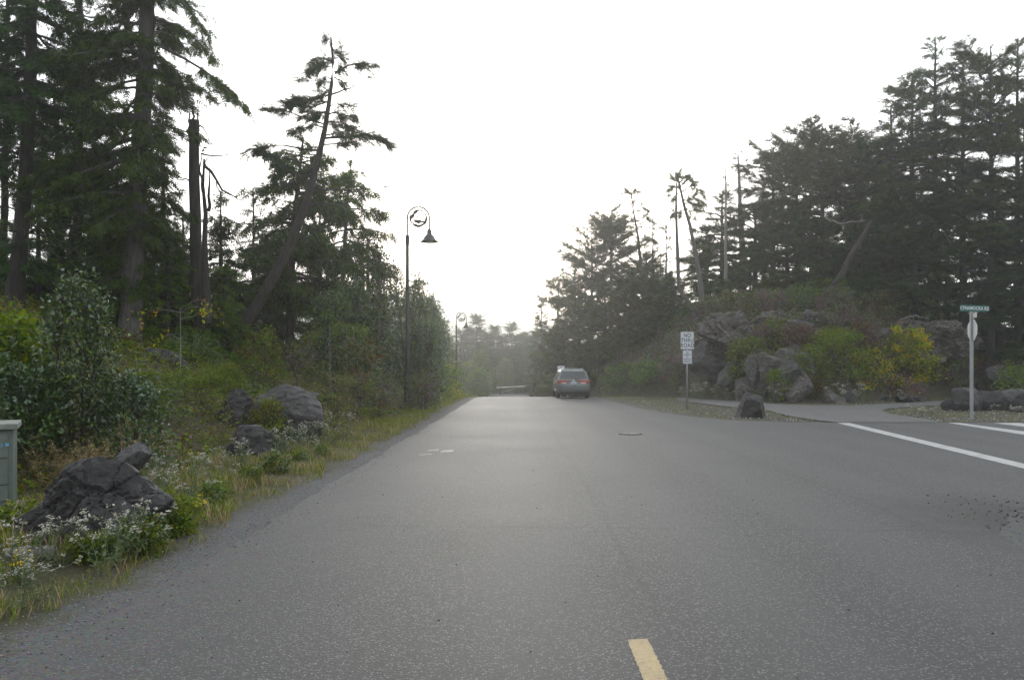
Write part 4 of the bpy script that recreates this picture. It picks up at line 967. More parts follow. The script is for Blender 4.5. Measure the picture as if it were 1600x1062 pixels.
# broken snag
d = 26.0
B = lambda pts, r, dy=0: (T_(pts, d, dy), r, 0, 1, -1)
conifer('broken dead snag with a split trunk and crooked bare branches', on_ground(T_([(310,500),(308,440),(305,330),(303,240),(304,188)], d)), .20, .14, name='dead_tree', nb=0, dead=18, hug=0, R=1.1, seed=7,
        extra=[B([(298,215),(296,176)], .07), B([(303,212),(301,164)], .08), B([(308,214),(310,172)], .06), B([(311,225),(313,196)], .04), B([(326,330),(328,262)], .06), B([(317,300),(314,238)], .05), B([(300,470),(296,430)], .05), B([(304,196),(297,190),(294,192)], .03), B([(312,196),(322,205),(330,225)], .025), B([(314,240),(335,245),(355,242),(374,239)], .03), B([(318,258),(328,268),(338,285),(352,300),(368,312),(386,305)], .05), B([(338,283),(345,300),(352,318),(356,325)], .022),
               B([(352,300),(370,308),(390,300),(398,292)], .02), B([(305,283),(290,281),(276,281)], .035), B([(320,262),(322,248),(330,246)], .03), B([(316,236),(322,232),(320,228)], .04), B([(320,330),(335,345),(345,340)], .02),
               B([(312,400),(335,395),(340,380)], .02), (T_([(324,505),(322,440),(320,350),(318,290),(319,248)], d-.35), .14, 0, 1, -1)])
# the leaning hemlock
d = 28.0
lim = []
def LB(pts, r, a, b, w, dy=0.0): lim.append((T_(pts, d, dy), r, a, b, w))
LB([(519,105),(505,103),(492,106),(480,112)], .02, .15, 1, .42); LB([(520,98),(512,90),(500,92),(488,100)], .02, .1, 1, .40, .3); LB([(521,112),(530,108),(540,112)], .02, .2, 1, .3)
LB([(523,115),(545,103),(562,97),(588,102)], .042, .42, 1, .34); LB([(522,92),(530,88),(538,92)], .02, .2, 1, .22); LB([(520,124),(508,122),(498,128)], .025, .3, 1, .28); LB([(521,122),(532,126),(540,132)], .025, .3, 1, .2); LB([(517,150),(506,148),(492,152)], .03, .2, 1, .36); LB([(514,172),(500,176),(490,184)], .03, .2, 1, .38); LB([(518,142),(500,135),(484,126),(468,124)], .022, .6, 1, .14); LB([(517,148),(538,141),(555,133),(574,121)], .035, .97, 1, .05)
LB([(515,160),(495,158),(470,155),(452,162)], .03, .12, 1, .46); LB([(514,158),(490,168),(462,160),(442,158)], .03, .3, 1, .40, -.5); LB([(514,168),(525,162),(540,165),(553,163)], .022, .3, 1, .22)
LB([(511,195),(480,185),(450,176),(412,170)], .032, .62, 1, .34); LB([(511,180),(525,176),(542,180),(556,184)], .028, .15, 1, .34); LB([(510,178),(495,176),(480,178),(468,182)], .028, .1, 1, .36)
LB([(508,200),(490,195),(470,200),(455,206)], .03, .25, 1, .42); LB([(509,190),(520,190),(540,196),(553,200)], .03, .1, 1, .40, .4)
LB([(506,216),(530,217),(560,208),(590,210),(613,226)], .045, .42, 1, .52); LB([(507,212),(525,208),(548,210),(565,206)], .03, .15, 1, .35, -.4); LB([(505,226),(525,226),(545,222),(562,226)], .03, .25, 1, .30, .5)
LB([(501,235),(470,232),(430,226),(405,232),(384,236)], .04, .60, 1, .40); LB([(499,258),(465,255),(435,243),(408,236)], .035, .72, 1, .34, .5)
LB([(497,262),(470,272),(450,262),(430,255)], .04, .45, 1, .5); LB([(496,278),(465,274),(440,266),(425,275)], .04, .5, 1, .5, -.6)
LB([(490,296),(530,296),(570,297),(603,291)], .035, .97, 1, .05); LB([(470,335),(440,325),(415,308),(400,300)], .035, .97, 1, .05); LB([(480,318),(520,320),(545,330)], .03, .7, 1, .2); LB([(468,345),(500,360),(535,372)], .03, .97, 1, .05)
LB([(520,72),(512,64),(508,58)], .012, .2, 1, .16); LB([(521,80),(528,74),(532,70)], .012, .4, 1, .12)
conifer('leaning hemlock with layered wind swept branches and a bare top', on_ground(T_([(340,545),(372,515),(402,478),(440,410),(465,355),(484,300),(498,245),(508,200),(516,150),(521,105),(517,58)], d)), .21, .028, name='hemlock_tree',
        nb=0, dead=0, seed=9, S=.26, frond='fine', dens=3.2, hang=.35, sag=.3, mat='hemlock', extra=lim, jitter=.1)
# hanging cedar curtains behind the leaning trunk
d = 31.0
conifer('cedar with hanging curtains of foliage right behind the leaning hemlock', on_ground(T_([(452,520),(455,440),(460,330),(468,270),(474,215)], d)), .17, .03, name='cedar_tree', cb=.34, R=2.15, prof='dome', nb=110, rise=(-5, 8), droop=.10, S=.34, dens=1.0, lat=.30, hang=1.3, sag=.6, seed=11, mat='cedar', dead=6)
d = 33.0
conifer('narrow cedar with drooping foliage right of the leaning hemlock', on_ground(T_([(532,540),(535,450),(541,340),(548,252)], d)), .15, .02, name='cedar_tree', cb=.28, R=1.75, prof='dome', nb=100, rise=(-8, 5), droop=.12, S=.34, dens=1.0, lat=.32, hang=1.3, sag=.6, seed=12, mat='cedar', bmat='barkpale', dead=6)
for k, (px, pyt, dpx, R_, lab) in enumerate(((500,300,38,1.7,'dim cedar in the gap between the two hanging cedars'),(575,360,37,1.5,'dim conifer behind the alder thicket, left of the tall lamp'),(345,300,40,1.6,'dim conifer far behind the broken snag'),(165,240,38,2.0,'dim conifer far behind the big cedar'),(420,400,44,2.0,'low dim conifer behind the leaning trunk foot'),(240,330,42,2.2,'low dim conifer behind the big cedar trunk'),(110,330,41,2.2,'low dim conifer between the bare trunks'))):
    tree_at(lab, px, dpx, pyt, r0=.15, r1=.02, cb=.15, R=R_, prof='cone', nb=70, rise=(-12, 20), droop=.13, S=.40, dens=.9, lat=.38, hang=.6, seed=40+k, mat='hemlock', dead=6, frond='coarse')
# alder thicket by the tall lamp
al = [(574,352,33.5,1.25,'tall loose alder left of the nearest lamp post',1),(640,425,38.5,1.35,'silvery leaved alder right behind the nearest lamp post',2),(545,430,30.5,1.1,'rounded alder at the left end of the roadside thicket',3),(582,450,31.5,1.0,'dark alder in the middle of the roadside thicket',4),
      (664,500,36.5,1.0,'low glossy alder spilling toward the road by the nearest lamp',5),(520,455,29.5,1.1,'small alder beneath the hanging cedars',6),(660,455,46,1.6,'hazy alder further behind the nearest lamp post',7)]
for px, pyt, dd, R_, lab, sd_ in al:
    x = X(px, dd); z = gz(x, dd); H = Z(pyt, dd)-z
    leafy(lab, (x, dd, z), H, R_, name='alder_tree', cat='tree', group='alders of the roadside thicket', ncl=int(90+40*R_), nl=32, leaf=.13, clr=.30, mats=('alder','gloss','olive'), mw=(.6,.3,.1), seed=200+sd_, shape='dome', stems=6, stem_r=.045, low=.06)
for k, (px, pyt, dd, R_, kind, lab) in enumerate(((655,436,62,1.7,'c','pointed hazy conifer behind the roadside thicket'),(672,462,66,1.6,'a','hazy leafy tree left of the middle lamp post'),(684,480,74,1.5,'a','hazy leafy tree closest to the middle lamp post'),(640,450,58,1.8,'c','dim conifer in the haze behind the silvery alder'),(700,528,82,1.3,'a','low hazy tree right behind the middle lamp post'),(600,420,52,2.2,'c','dim conifer rising behind the alder thicket'),(676,490,55,1.7,'a','bushy tree between the thicket and the middle lamp post'))):
    if kind == 'c': tree_at(lab, px, dd, pyt, r0=.15, r1=.02, cb=.1, R=R_, prof='cone', nb=60, S=.5, dens=.8, lat=.4, hang=.4, seed=60+k, frond='coarse', dead=0)
    else:
        x = X(px, dd); z = gz(x, dd); leafy(lab, (x, dd, z), Z(pyt, dd)-z, R_, name='alder_tree', cat='tree', ncl=80, nl=40, leaf=.2, clr=.5, mats=('alder','gloss'), seed=230+k, shape='egg', stems=4, stem_r=.06, low=.05)
# ------------------------------------------------------------------ left bank: bushes near the road
shrub_px('tall glossy leaved bush on the left behind the big dark boulder', 122, 705, 13.2, 158, 285, name='leafy_bush', cat='bush', ncl=150, nl=30, leaf=.09, clr=.22, mats=('gloss','alder','olive'), mw=(.72,.2,.08), seed=301, shape='egg', up=.5, stems=8, stem_r=.022, low=.04)
shrub_px('lower glossy bush spreading right of the tall glossy bush', 205, 715, 13.6, 130, 130, name='leafy_bush', cat='bush', ncl=80, nl=30, leaf=.085, clr=.2, mats=('gloss','alder'), mw=(.8,.2), seed=302, shape='dome', stems=6, stem_r=.015, low=.05)
shrub_px('dark glossy bush behind the utility box', 40, 720, 12.6, 140, 160, name='leafy_bush', cat='bush', ncl=100, nl=46, leaf=.085, clr=.22, mats=('gloss','alder'), mw=(.6,.4), seed=303, shape='dome', stems=6, stem_r=.016, low=.05)
shrub_px('yellow green broad leaved bush at the left edge above the utility box', 18, 640, 14.2, 110, 150, name='leafy_bush', cat='bush', ncl=46, nl=34, leaf=.13, clr=.24, mats=('lime','olive','gloss'), mw=(.5,.4,.2), seed=304, shape='dome', stems=5, stem_r=.02, low=.3)
def sapling(label, px, pyb, pyt, d, limbs, mats, nleaf, leaf, seed, bm='twig', r=.014):
    rng = np.random.default_rng(seed); x = X(px, d); z = gz(x, d)
    e = empty('sapling', (x, d, z), label, 'sapling'); b0 = np.array([x, d, z])
    H = Z(pyt, d)-z; wood = MB(); lf = MB()
    tubes(wood, np.array([(0,0,-.1),(.02,0,H*.5),(0,.02,H)]), [r, r*.8, r*.45], 6)
    for k, pts in enumerate(limbs):
        P = np.array(T_(pts, d, (-.4, .3, -.2, .4)[k % 4]))-b0; P = poly_at(P, np.linspace(0, 1, 8)); P[1:-1] += rng.normal(0, .015, (6, 3)); tubes(wood, P, np.linspace(r*.5, r*.14, 8), 4)
        n = nleaf; t = rng.uniform(.45, 1, n); Q = poly_at(P, t)+rng.normal(0, leaf*.8, (n, 3))
        scatter(lf, LEAF, Q, rng.normal(0, .6, (n, 3))-UP*.9, UP+rng.normal(0, .8, (n, 3)), leaf*rng.uniform(.6, 1.2, n), rng.integers(0, len(mats), n))
    wood.build('stem', M[bm], e, smooth=True); lf.build('foliage', [M[q] for q in mats], e)
    return e
sapling('thin bare sapling with a few orange leaves right of the slanting rock', 281, 600, 478, 20.5, [[(280,486),(300,470),(318,468),(334,480)],[(281,500),(310,490),(335,492),(350,500)],[(280,488),(255,484),(230,486),(212,502)],[(281,530),(262,522),(246,530)],[(281,490),(300,476),(320,485),(345,488)]], ('amber','rust'), 22, .11, 401, 'silver')
sapling('young sapling with drooping yellow green leaves below the leaning trunk', 515, 590, 512, 26, [[(515,520),(530,512),(548,512),(562,522)],[(515,522),(500,514),(485,520),(474,528)],[(515,516),(522,508),(535,510)],[(515,530),(495,524),(478,534)],[(516,522),(548,515),(575,520)]], ('olive','lime'), 46, .12, 402, 'silver')
sapling('second yellow green sapling left of the nearest lamp post', 541, 590, 512, 28, [[(541,520),(555,512),(572,516)],[(541,520),(528,514),(516,522)],[(541,516),(552,508),(564,514)]], ('olive','lime'), 46, .11, 403, 'silver')
low = [(300,642,18.5,150,70,('olive','grass'),'feathery green bush left of the three verge boulders','dome',.05),(345,612,21,120,40,('lime','olive'),'bright green low bush above the three verge boulders','dome',.07),(410,560,24,90,50,('olive','rust'),'yellowish bush at the foot of the leaning trunk','dome',.08),
       (345,520,26.5,70,70,('olive','alder'),'olive bush under the broken snag','dome',.09),(470,590,24,90,60,('heather','olive'),'purplish heather bush above the broad boulder','dome',.05),(552,640,25.5,90,60,('olive','heather'),'brownish green bush on the verge right of the boulders','dome',.06),
       (588,636,29,80,56,('alder','heather'),'dark rounded bush left of the nearest lamp base','dome',.07),(520,640,22.5,100,60,('olive','dry'),'grassy bush beside the broad boulder','dome',.05),(660,622,35,70,40,('olive','heather'),'low bush at the foot of the nearest lamp post','dome',.08),
       (700,606,52,50,40,('amber','olive'),'yellowish bush on the verge before the middle lamp post','dome',.12),(560,580,28,110,60,('alder','rust'),'dark reddish bush under the alder thicket','dome',.09),(420,655,18.7,60,34,('olive','lime','rust'),'small bush growing between the three verge boulders','dome',.06),
       (262,830,8.6,76,50,('grass','olive'),'green leafy bush at the right foot of the big dark boulder','dome',.05),(215,850,7.7,60,26,('grass','alder'),'low dark green bush in front of the big dark boulder','dome',.045),(160,590,22,110,60,('alder','rust'),'dim bush between the glossy bush and the slanting rock','dome',.09),
       (300,570,24,90,50,('olive','alder'),'mossy bush behind the orange leaved sapling','dome',.08),(618,600,37,90,60,('gloss','alder'),'silvery bush low beside the nearest lamp post','dome',.09),(240,660,16.5,110,60,('alder','olive'),'dark bush behind the white weeds right of the glossy bush','dome',.06)]
for k, (px, pyb, dd, w, h, mts, lab, shp, lf) in enumerate(low):
    shrub_px(lab, px, pyb, dd, w, h, ground=True, name='shrub', cat='shrub', ncl=34, nl=56, leaf=lf, clr=.22*max(1, dd/22), mats=mts, seed=320+k, shape=shp, stems=5, stem_r=.012, low=.05)
# fern-like arching plants
def fern(label, loc, Rf, nf, seed, mat='grass', group=None):
    rng = np.random.default_rng(seed); e = empty('fern', loc, label, 'fern', group); mb = MB()
    a = rng.random(nf)*2*PI; L = Rf*rng.uniform(.7, 1.15, nf); t = np.linspace(0, 1, 9)[None, :, None]
    dh = np.stack([np.cos(a), np.sin(a), 0*a], -1)[:, None]
    P = dh*L[:, None, None]*t + UP*(L[:, None, None]*(1.05*t-.95*t**2.2))
    idx = np.repeat(np.arange(nf), 26); tt = rng.uniform(.12, 1, len(idx)); Q, dd = interp_poly(P, idx, tt)
    side = nrm(np.cross(dd, UP))*np.where(rng.random(len(idx)) < .5, -1, 1)[:, None]
    scatter(mb, LEAF, Q, side+dd*.45-UP*.2, UP+rng.normal(0, .2, Q.shape), L[idx]*.26*(1.1-tt))
    tubes(mb, P, np.linspace(.006, .002, 9)[None]*np.ones((nf, 1)), 3)
    mb.build('fronds', M[mat], e); return e
fr0 = fern('green fern growing among the shrubs on the left bank', (X(470,21), 21, gz(X(470,21), 21)), .8, 14, 1, 'olive', 'ferns on the left bank')
rng = np.random.default_rng(77)
for px, dd in ((430,23),(340,22),(300,20),(230,19),(500,25),(560,27),(390,25),(270,23),(180,21),(600,30),(330,26)):
    x = X(px, dd); copy_tree(fr0, (x, dd, gz(x, dd)), rng.random()*6, rng.uniform(.8, 1.4))
fern('small fern beside the big dark boulder and the concrete pad', (X(38,8.7), 8.7, gz(X(38,8.7), 8.7)), .42, 12, 2, 'grass')
# ------------------------------------------------------------------ right slope: the trees
def right_tree(label, px, pyb, pyt, d=None, **kw):
    """foot at pixel (px,pyb) on the ground unless a distance is given"""
    dd = d or hit(px, pyb); x = X(px, dd); z = gz(x, dd); pts = kw.pop('mid', None); xt = kw.pop('px_top', px)
    zt = Z(pyt, dd)
    tr = [(x, dd, z)] + ([tuple(W(a, b, dd)) for a, b in pts] if pts else [((x*.5+X(xt, dd)*.5), dd, z+(zt-z)*.5)]) + [(X(xt, dd), dd, zt)]
    return conifer(label, tr, **kw)
D1 = dict(frond='coarse', S=.36, dens=.80, sparse=.14, hang=.2)
# the group beyond the minivan
right_tree('slender hazy conifer farthest down the right side of the road', 846, 0, 466, d=98, r0=.2, r1=.03, cb=.05, R=2.1, prof='cone', nb=110, seed=501, lat=.5, dead=0, frond='coarse', S=.6, dens=.8, hang=.2)
grp = [(872,430,88,2.6,'hazy bushy conifer beyond the minivan','dome'),(898,405,82,3.0,'broad crowned hazy tree behind the pedestrian sign','dome'),(925,374,78,3.3,'broad domed pine right above the minivan','umb'),(955,352,76,3.2,'tall domed pine in the stand beyond the minivan','umb'),(905,470,72,2.6,'low dark tree right behind the minivan','dome'),(945,450,70,2.9,'dark tree in front of the domed pines','dome'),(1010,400,72,2.8,'dark tree in the gap left of the forked dead trunk','dome'),(985,430,66,2.8,'dark low tree on the edge of the right slope','dome'),(1030,440,66,2.4,'dark tree at the foot of the forked dead trunk','dome'),(880,500,74,2.2,'low bushy tree at the roadside before the minivan stand','dome')]
for k, (px, pyt, dd, R_, lab, pr) in enumerate(grp):
    right_tree(lab, px, 0, pyt, d=dd, r0=.22, r1=.04, cb=.12, R=R_*1.05, prof=pr, nb=82, seed=510+k, mat='pine', rise=(-8, 42), droop=.04, lat=.42, name='pine_tree' if pr == 'umb' else 'conifer_tree', dead=3, **D1)
d = 72.0
E_ = lambda pts, r, a, w, dy=0: (T_(pts, d, dy), r, a, 1, w)
conifer('open topped windswept conifer rising above the stand beyond the minivan', on_ground(T_([(1008,520),(1003,430),(997,370),(990,330),(986,300)], d)), .2, .03, cb=.62, R=1.6, prof='cone', nb=14, seed=530, mat='pine', S=.4, dens=.9, frond='coarse', hang=0, lat=.4, dead=3,
        extra=[E_([(988,312),(982,300),(974,302)], .03, .2, .5), E_([(990,325),(975,318),(960,325),(956,334)], .04, .3, .6), E_([(991,330),(1000,322),(1012,328)], .03, .3, .5), E_([(995,352),(985,345),(972,352)], .04, .2, .7), E_([(996,345),(1008,338),(1020,346)], .04, .2, .6), E_([(987,304),(992,296),(1000,300)], .02, .2, .4), E_([(999,375),(985,366),(972,372)], .04, .1, .8), E_([(1000,380),(1012,370),(1024,378)], .04, .1, .7)])
right_tree('spiky conifer just left of the forked dead trunk', 1020, 0, 338, d=70, r0=.14, r1=.02, cb=.2, R=1.5, prof='cone', nb=46, seed=540, lat=.4, **D1)
right_tree('spiky thin conifer closest to the forked dead trunk', 1041, 0, 352, d=69, r0=.12, r1=.02, cb=.2, R=1.3, prof='cone', nb=44, seed=541, lat=.4, **D1)
# forked dead trunk
d = 58.0
bx = lambda pts, r, a=0, w=-1, dy=0: (T_(pts, d, dy), r, a, 1, w)
conifer('pale forked dead looking trunk with a tufted top and a curved side stem', on_ground(T_([(1100,508),(1098,475),(1094,440),(1087,400),(1079,355),(1068,318),(1062,290),(1059,276)], d)), .20, .06, name='forked_tree', nb=0, dead=0, seed=550, bmat='greybark', mat='pine', S=.36, dens=1.3, frond='coarse', hang=0, jitter=.1,
        extra=[bx([(1103,512),(1092,490),(1080,478),(1066,472),(1060,455),(1058,420),(1057,360),(1057,285)], .23, 0, -1, -1.2), bx([(1062,290),(1056,280),(1060,272)], .05, .1, .8), bx([(1062,285),(1070,276),(1078,280)], .05, .1, .7), bx([(1063,298),(1054,292),(1048,296)], .05, .2, .6), bx([(1068,320),(1084,308),(1098,316)], .05, .2, .7), bx([(1070,326),(1060,334),(1054,330)], .04, .2, .5), bx([(1085,392),(1094,384),(1100,390)], .03, .2, .4), bx([(1088,410),(1080,404),(1074,410)], .03, .2, .4), bx([(1064,300),(1080,290),(1094,296),(1100,305)], .05, .3, .6), bx([(1066,312),(1085,318),(1100,322)], .05, .2, .55), bx([(1062,292),(1072,282),(1082,284)], .05, .2, .6), bx([(1061,300),(1052,308),(1046,306)], .04, .3, .4), bx([(1066,315),(1076,330),(1084,340)], .04, .4, .35), bx([(1060,322),(1050,330),(1052,338)], .04, .4, .3), bx([(1072,335),(1084,326),(1092,330)], .03, .3, .4), bx([(1058,340),(1048,337),(1040,332)], .02), bx([(1074,350),(1090,351),(1104,349)], .02)])
right_tree('tall weathered snag with a few tufts at its tip', 1160, 462, 240, r0=.34, r1=.06, cb=.72, R=1.1, prof='dome', nb=16, seed=551, bmat='silver', mat='pine', S=.34, dens=.7, frond='coarse', hang=0, lat=.3, dead=12, rise=(-20, 30), name='dead_tree', mid=[(1160,400),(1157,330)], px_top=1153)
right_tree('thin dead pole of a tree left of the weathered snag', 1134, 470, 236, d=64, r0=.15, r1=.03, cb=.5, R=.9, prof='dome', nb=14, seed=552, bmat='silver', mat='pine', S=.3, dens=.6, frond='coarse', lat=.25, dead=14, name='dead_tree')
mass = [  # px foot, top y, distance, R, profile, label
 (1128,306,67,2.7,'dome','dense dark conifer between the forked trunk and the snag'),(1104,375,68,2.1,'dome','dim conifer right behind the forked trunk'),(1180,318,67,2.9,'dome','dark conifer right of the weathered snag'),(1208,232,66,2.2,'spire','slim conifer with a pointed open top right of the snag'),(1193,285,70,1.6,'spire','slim conifer between the snag and the pointed one'),
 (1245,245,64,3.4,'umb','flat topped windswept pine left of the middle of the right wood'),(1285,222,63,3.4,'umb','flat topped windswept pine in the middle of the right wood'),(1330,225,65,3.2,'umb','flat topped pine reaching right toward the tallest trees'),(1230,330,62,2.8,'dome','dark bushy conifer beneath the flat topped pines'),(1275,345,61,2.9,'dome','second dark bushy conifer beneath the flat topped pines'),
 (1325,330,62,2.9,'dome','dim conifer behind the leaning log'),(1370,250,63,2.8,'umb','domed conifer left of the tallest trees'),(1392,165,60,2.7,'dome','tall conifer at the left shoulder of the tallest group'),(1425,120,59,3.2,'dome','tall cedar with a ragged left side in the tallest group'),(1461,58,60,2.9,'dome','tall pointed cedar in the tallest group'),
 (1505,90,58,3.7,'dome','broad topped hemlock between the two highest trees'),(1548,72,57,3.8,'umb','great spreading hemlock with a visible dark trunk near the right edge'),(1590,60,58,3.8,'dome','spreading hemlock cut by the right edge'),(1600,150,62,3.4,'dome','dark conifer behind the trees at the right edge'),(1480,210,62,3.0,'dome','dark conifer filling the middle of the tallest group'),
 (1560,300,60,2.8,'dome','dark conifer low in the tallest group near the right edge'),(1630,220,56,3.4,'dome','dark conifer at the far right edge'),(1430,300,57,2.6,'dome','dark conifer low behind the pale trunked young tree'),(1395,330,58,2.4,'dome','bushy conifer left of the pale trunked young tree'),(1350,360,59,2.3,'dome','low conifer on the slope beside the leaning log')]
for k, (px, pyt, dd, R_, pr, lab) in enumerate(mass):
    um = pr == 'umb'
    right_tree(lab, px, 0, pyt, d=dd, r0=.30 if pyt < 130 else .22, r1=.04, cb=.40 if um else .20, R=R_, prof=pr, nb=100 if pyt < 260 else 80, seed=600+k, mat='pine' if um else ('cedar' if k in (13, 14) else 'hemlock'), rise=(-6, 38) if um else (-10, 40), droop=.05 if um else .11, tip=.02, lat=.42, name='pine_tree' if um and pyt > 200 else 'conifer_tree', dead=8, bias=.35 if um and pyt > 200 else .15, az0=PI, **D1)
# pale trunked young tree standing in front
right_tree('young feathery tree with a pale bare trunk in front of the right wood', 1465, 472, 258, r0=.17, r1=.03, cb=.62, R=2.6, prof='dome', nb=44, seed=650, bmat='silver', mat='feather', S=.42, dens=.75, frond='coarse', hang=.55, lat=.42, dead=8, rise=(-12, 25))
right_tree('feathery pale green conifer on the slope left of the pale trunk', 1385, 470, 290, r0=.14, r1=.03, cb=.2, R=2.5, prof='dome', nb=56, seed=651, mat='feather', S=.44, dens=.6, frond='coarse', hang=.5, lat=.42, dead=6)
right_tree('feathery green conifer at the right edge above the street sign', 1570, 480, 345, r0=.14, r1=.03, cb=.1, R=2.7, prof='cone', nb=60, seed=652, mat='cedar', S=.44, dens=.7, frond='coarse', hang=.5, lat=.42, dead=0)
# lower growth covering the slope
und = [(1560,500,320,2.4,'h'),(1592,505,300,2.4,'c'),(1522,490,340,2.3,'h'),(1484,482,360,2.2,'f'),(1440,472,350,2.2,'h'),(1610,510,380,2.2,'h'),(1380,470,370,2.0,'h'),(1110,480,430,1.7,'h'),(1140,468,420,1.9,'h'),(1172,462,405,1.9,'h'),(1050,500,440,1.8,'h'),(1230,440,395,2.0,'h'),(1265,455,400,2.0,'f'),(1310,450,395,2.1,'f'),(1350,455,410,1.8,'h'),(1400,470,405,1.9,'h'),(1440,475,420,1.6,'f'),(1500,478,400,2.0,'h'),(1535,480,395,2.1,'c'),(1580,500,410,2.2,'c'),(1210,465,425,1.5,'f'),(1290,480,440,1.4,'f'),(1545,500,440,1.6,'c'),(1600,520,440,2.0,'c'),(1480,480,440,1.3,'c'),(1330,480,440,1.4,'h'),(1195,440,400,1.8,'h')]
for k, (px, pyb, pyt, R_, q) in enumerate(und):
    right_tree('young bushy conifer in the understorey of the right wood', px, pyb, pyt, r0=.09, r1=.02, cb=.04, R=R_, prof='dome', nb=40, seed=700+k, mat={'h':'hemlock','f':'feather','c':'cedar'}[q], S=.42, dens=.7, frond='coarse', hang=.35, lat=.45, dead=0, name='young_conifer', group='young conifers under the right wood')
def log(label, pts, d, r0, r1, m='silver', name='fallen_log', cat='log', twigs=0, seed=0):
    rng = np.random.default_rng(seed); P = np.array(T_(pts, d)); P = poly_at(P, np.linspace(0, 1, 10)); P[1:-1] += rng.normal(0, .03, (8, 3))
    mb = MB(); tubes(mb, P, np.linspace(r0, r1, 10), 7)
    if twigs:
        t = rng.uniform(.3, 1, twigs); A = poly_at(P, t); dv = rng.normal(0, .6, (twigs, 3))+UP*.3; s = np.linspace(0, 1, 5)[None, :, None]
        tubes(mb, A[:, None]+dv[:, None]*s*rng.uniform(.4, 1.0, (twigs, 1, 1)), np.linspace(r1*.8, .006, 5)[None]*np.ones((twigs, 1)), 4)
    return tag(mb.build(name, M[m], smooth=True), label, cat)
log('thick pale trunk leaning through the understorey of the right wood', [(1296,462),(1325,410),(1362,345)], 57.0, .24, .15, 'bark', 'leaning_trunk', 'log')
log('thin pale dead stem slanting left of the pale trunked young tree', [(1435,455),(1420,430),(1402,395)], 58.0, .09, .05, 'silver', 'leaning_trunk', 'log')
log('bleached branch lying on the slope above the tan outcrop', [(1165,466),(1178,458),(1196,458),(1212,466)], 61.0, .06, .03, twigs=6, seed=3)
log('bare arched dead branch above the dark slope rock', [(1240,500),(1252,472),(1275,462),(1310,468)], 56.5, .05, .02, twigs=9, seed=4)
log('pale broken stick on top of the long bare outcrop', [(1405,500),(1430,492),(1452,498)], 53.5, .05, .03, twigs=5, seed=5)
log('crooked bare limb poking out of the right wood', [(1290,340),(1310,349),(1330,347),(1352,345)], 55.0, .05, .03, twigs=3, seed=6)
log('curved bare dead limb below the pale trunked young tree crown', [(1476,365),(1490,385),(1500,392)], 57.0, .04, .02, twigs=2, seed=7)
# ------------------------------------------------------------------ right slope: bushes and heather
rs = [(1300,530,90,50,('alder','heather'),'dark brush between the slope rock and the long bare outcrop',.14),(1345,548,60,44,('heather','rust'),'reddish brush at the left end of the long bare outcrop',.13),(1215,535,60,40,('alder','rust'),'dark brush between the craggy ledge and the slope rock',.13),(1105,500,60,34,('alder','heather'),'dark brush on the slope beside the foot of the forked trunk',.13),(1150,492,70,36,('alder','rust'),'dark brush above the tan outcrop',.13),(1200,490,70,36,('heather','alder'),'dark brush under the bleached branch on the slope',.13),(1255,486,80,40,('alder','alder','olive'),'dark brush beneath the flat topped pines',.14),(1310,492,80,40,('alder','heather'),'dark brush at the foot of the leaning trunk',.14),(1365,498,80,42,('alder','rust'),'dark brush above the left end of the long bare outcrop',.14),(1425,494,80,36,('alder','olive'),'dark brush on top of the long bare outcrop',.14),(1490,500,80,40,('alder','heather'),'dark brush at the foot of the pale trunked young tree',.14),(1545,510,80,44,('alder','olive'),'dark brush above the right end of the long bare outcrop',.14),(1150,616,40,34,('olive','grass'),'small green bush at the left foot of the rock wall',.10),(1262,622,44,36,('olive','rust'),'small bush at the right foot of the rock wall',.10),(1192,575,40,26,('olive','lime'),'small bush on the ledge of the rock wall',.09),(1120,545,60,36,('alder','olive'),'green heath bush between the tan outcrop and the road sign',.11),(1455,545,60,30,('olive','alder'),'green tuft on the long bare outcrop',.11),(1165,588,64,62,('olive','lime'),'rounded yellow green bush left of the blasted rock wall',.13),(1305,590,110,78,('olive','lime'),'big round green bush above the right end of the rock wall',.13),(1265,600,80,56,('olive','grass'),'green bush spilling over the right end of the rock wall',.12),
      (1412,602,120,92,('amber','amber','lime'),'bright yellow and orange autumn bush on the right slope',.19),(1352,606,110,60,('rust','olive','amber'),'brownish bush left of the bright yellow bush',.13),(1475,600,110,56,('alder','heather'),'dark bush right of the bright yellow bush',.14),(1525,615,120,62,('heather','rust'),'purple heather bush behind the street sign post',.11),
      (1570,590,110,60,('olive','alder'),'green bush at the right edge above the heather',.14),(1220,625,44,46,('olive','grass'),'small green bush at the foot of the rock wall',.10),(1400,622,110,34,('dry','heather'),'low brown bush under the bright yellow bush',.10),(1245,545,70,38,('rust','heather'),'reddish brown heath above the blasted rock wall',.11),(1205,545,60,40,('olive','heather'),'brownish green heath on the slope left of the reddish one',.11),
      (1375,575,60,40,('olive','heather'),'green brown bush between the round green bush and the outcrop',.12),(1340,525,70,40,('heather','alder'),'dark heath left of the long bare outcrop',.12),(1110,596,50,50,('heather','alder'),'dark bush at the foot of the slope behind the road sign',.12),(1060,600,90,46,('alder','heather'),'dark bush left of the road sign on the slope foot',.13),(1015,603,80,40,('alder','olive'),'dim roadside bush right of the minivan',.13),(965,612,70,44,('alder','olive'),'dim roadside bush beside the minivan',.13),
      (1490,575,70,36,('olive','grass'),'green bush hanging under the long bare outcrop',.12),(1595,625,90,60,('alder','olive'),'dark green bush by the trail at the right edge',.13),(1140,520,50,30,('olive','heather'),'small heath tuft on the tan outcrop',.10),(1300,545,60,30,('lime','amber'),'small yellow tuft above the big round green bush',.10)]
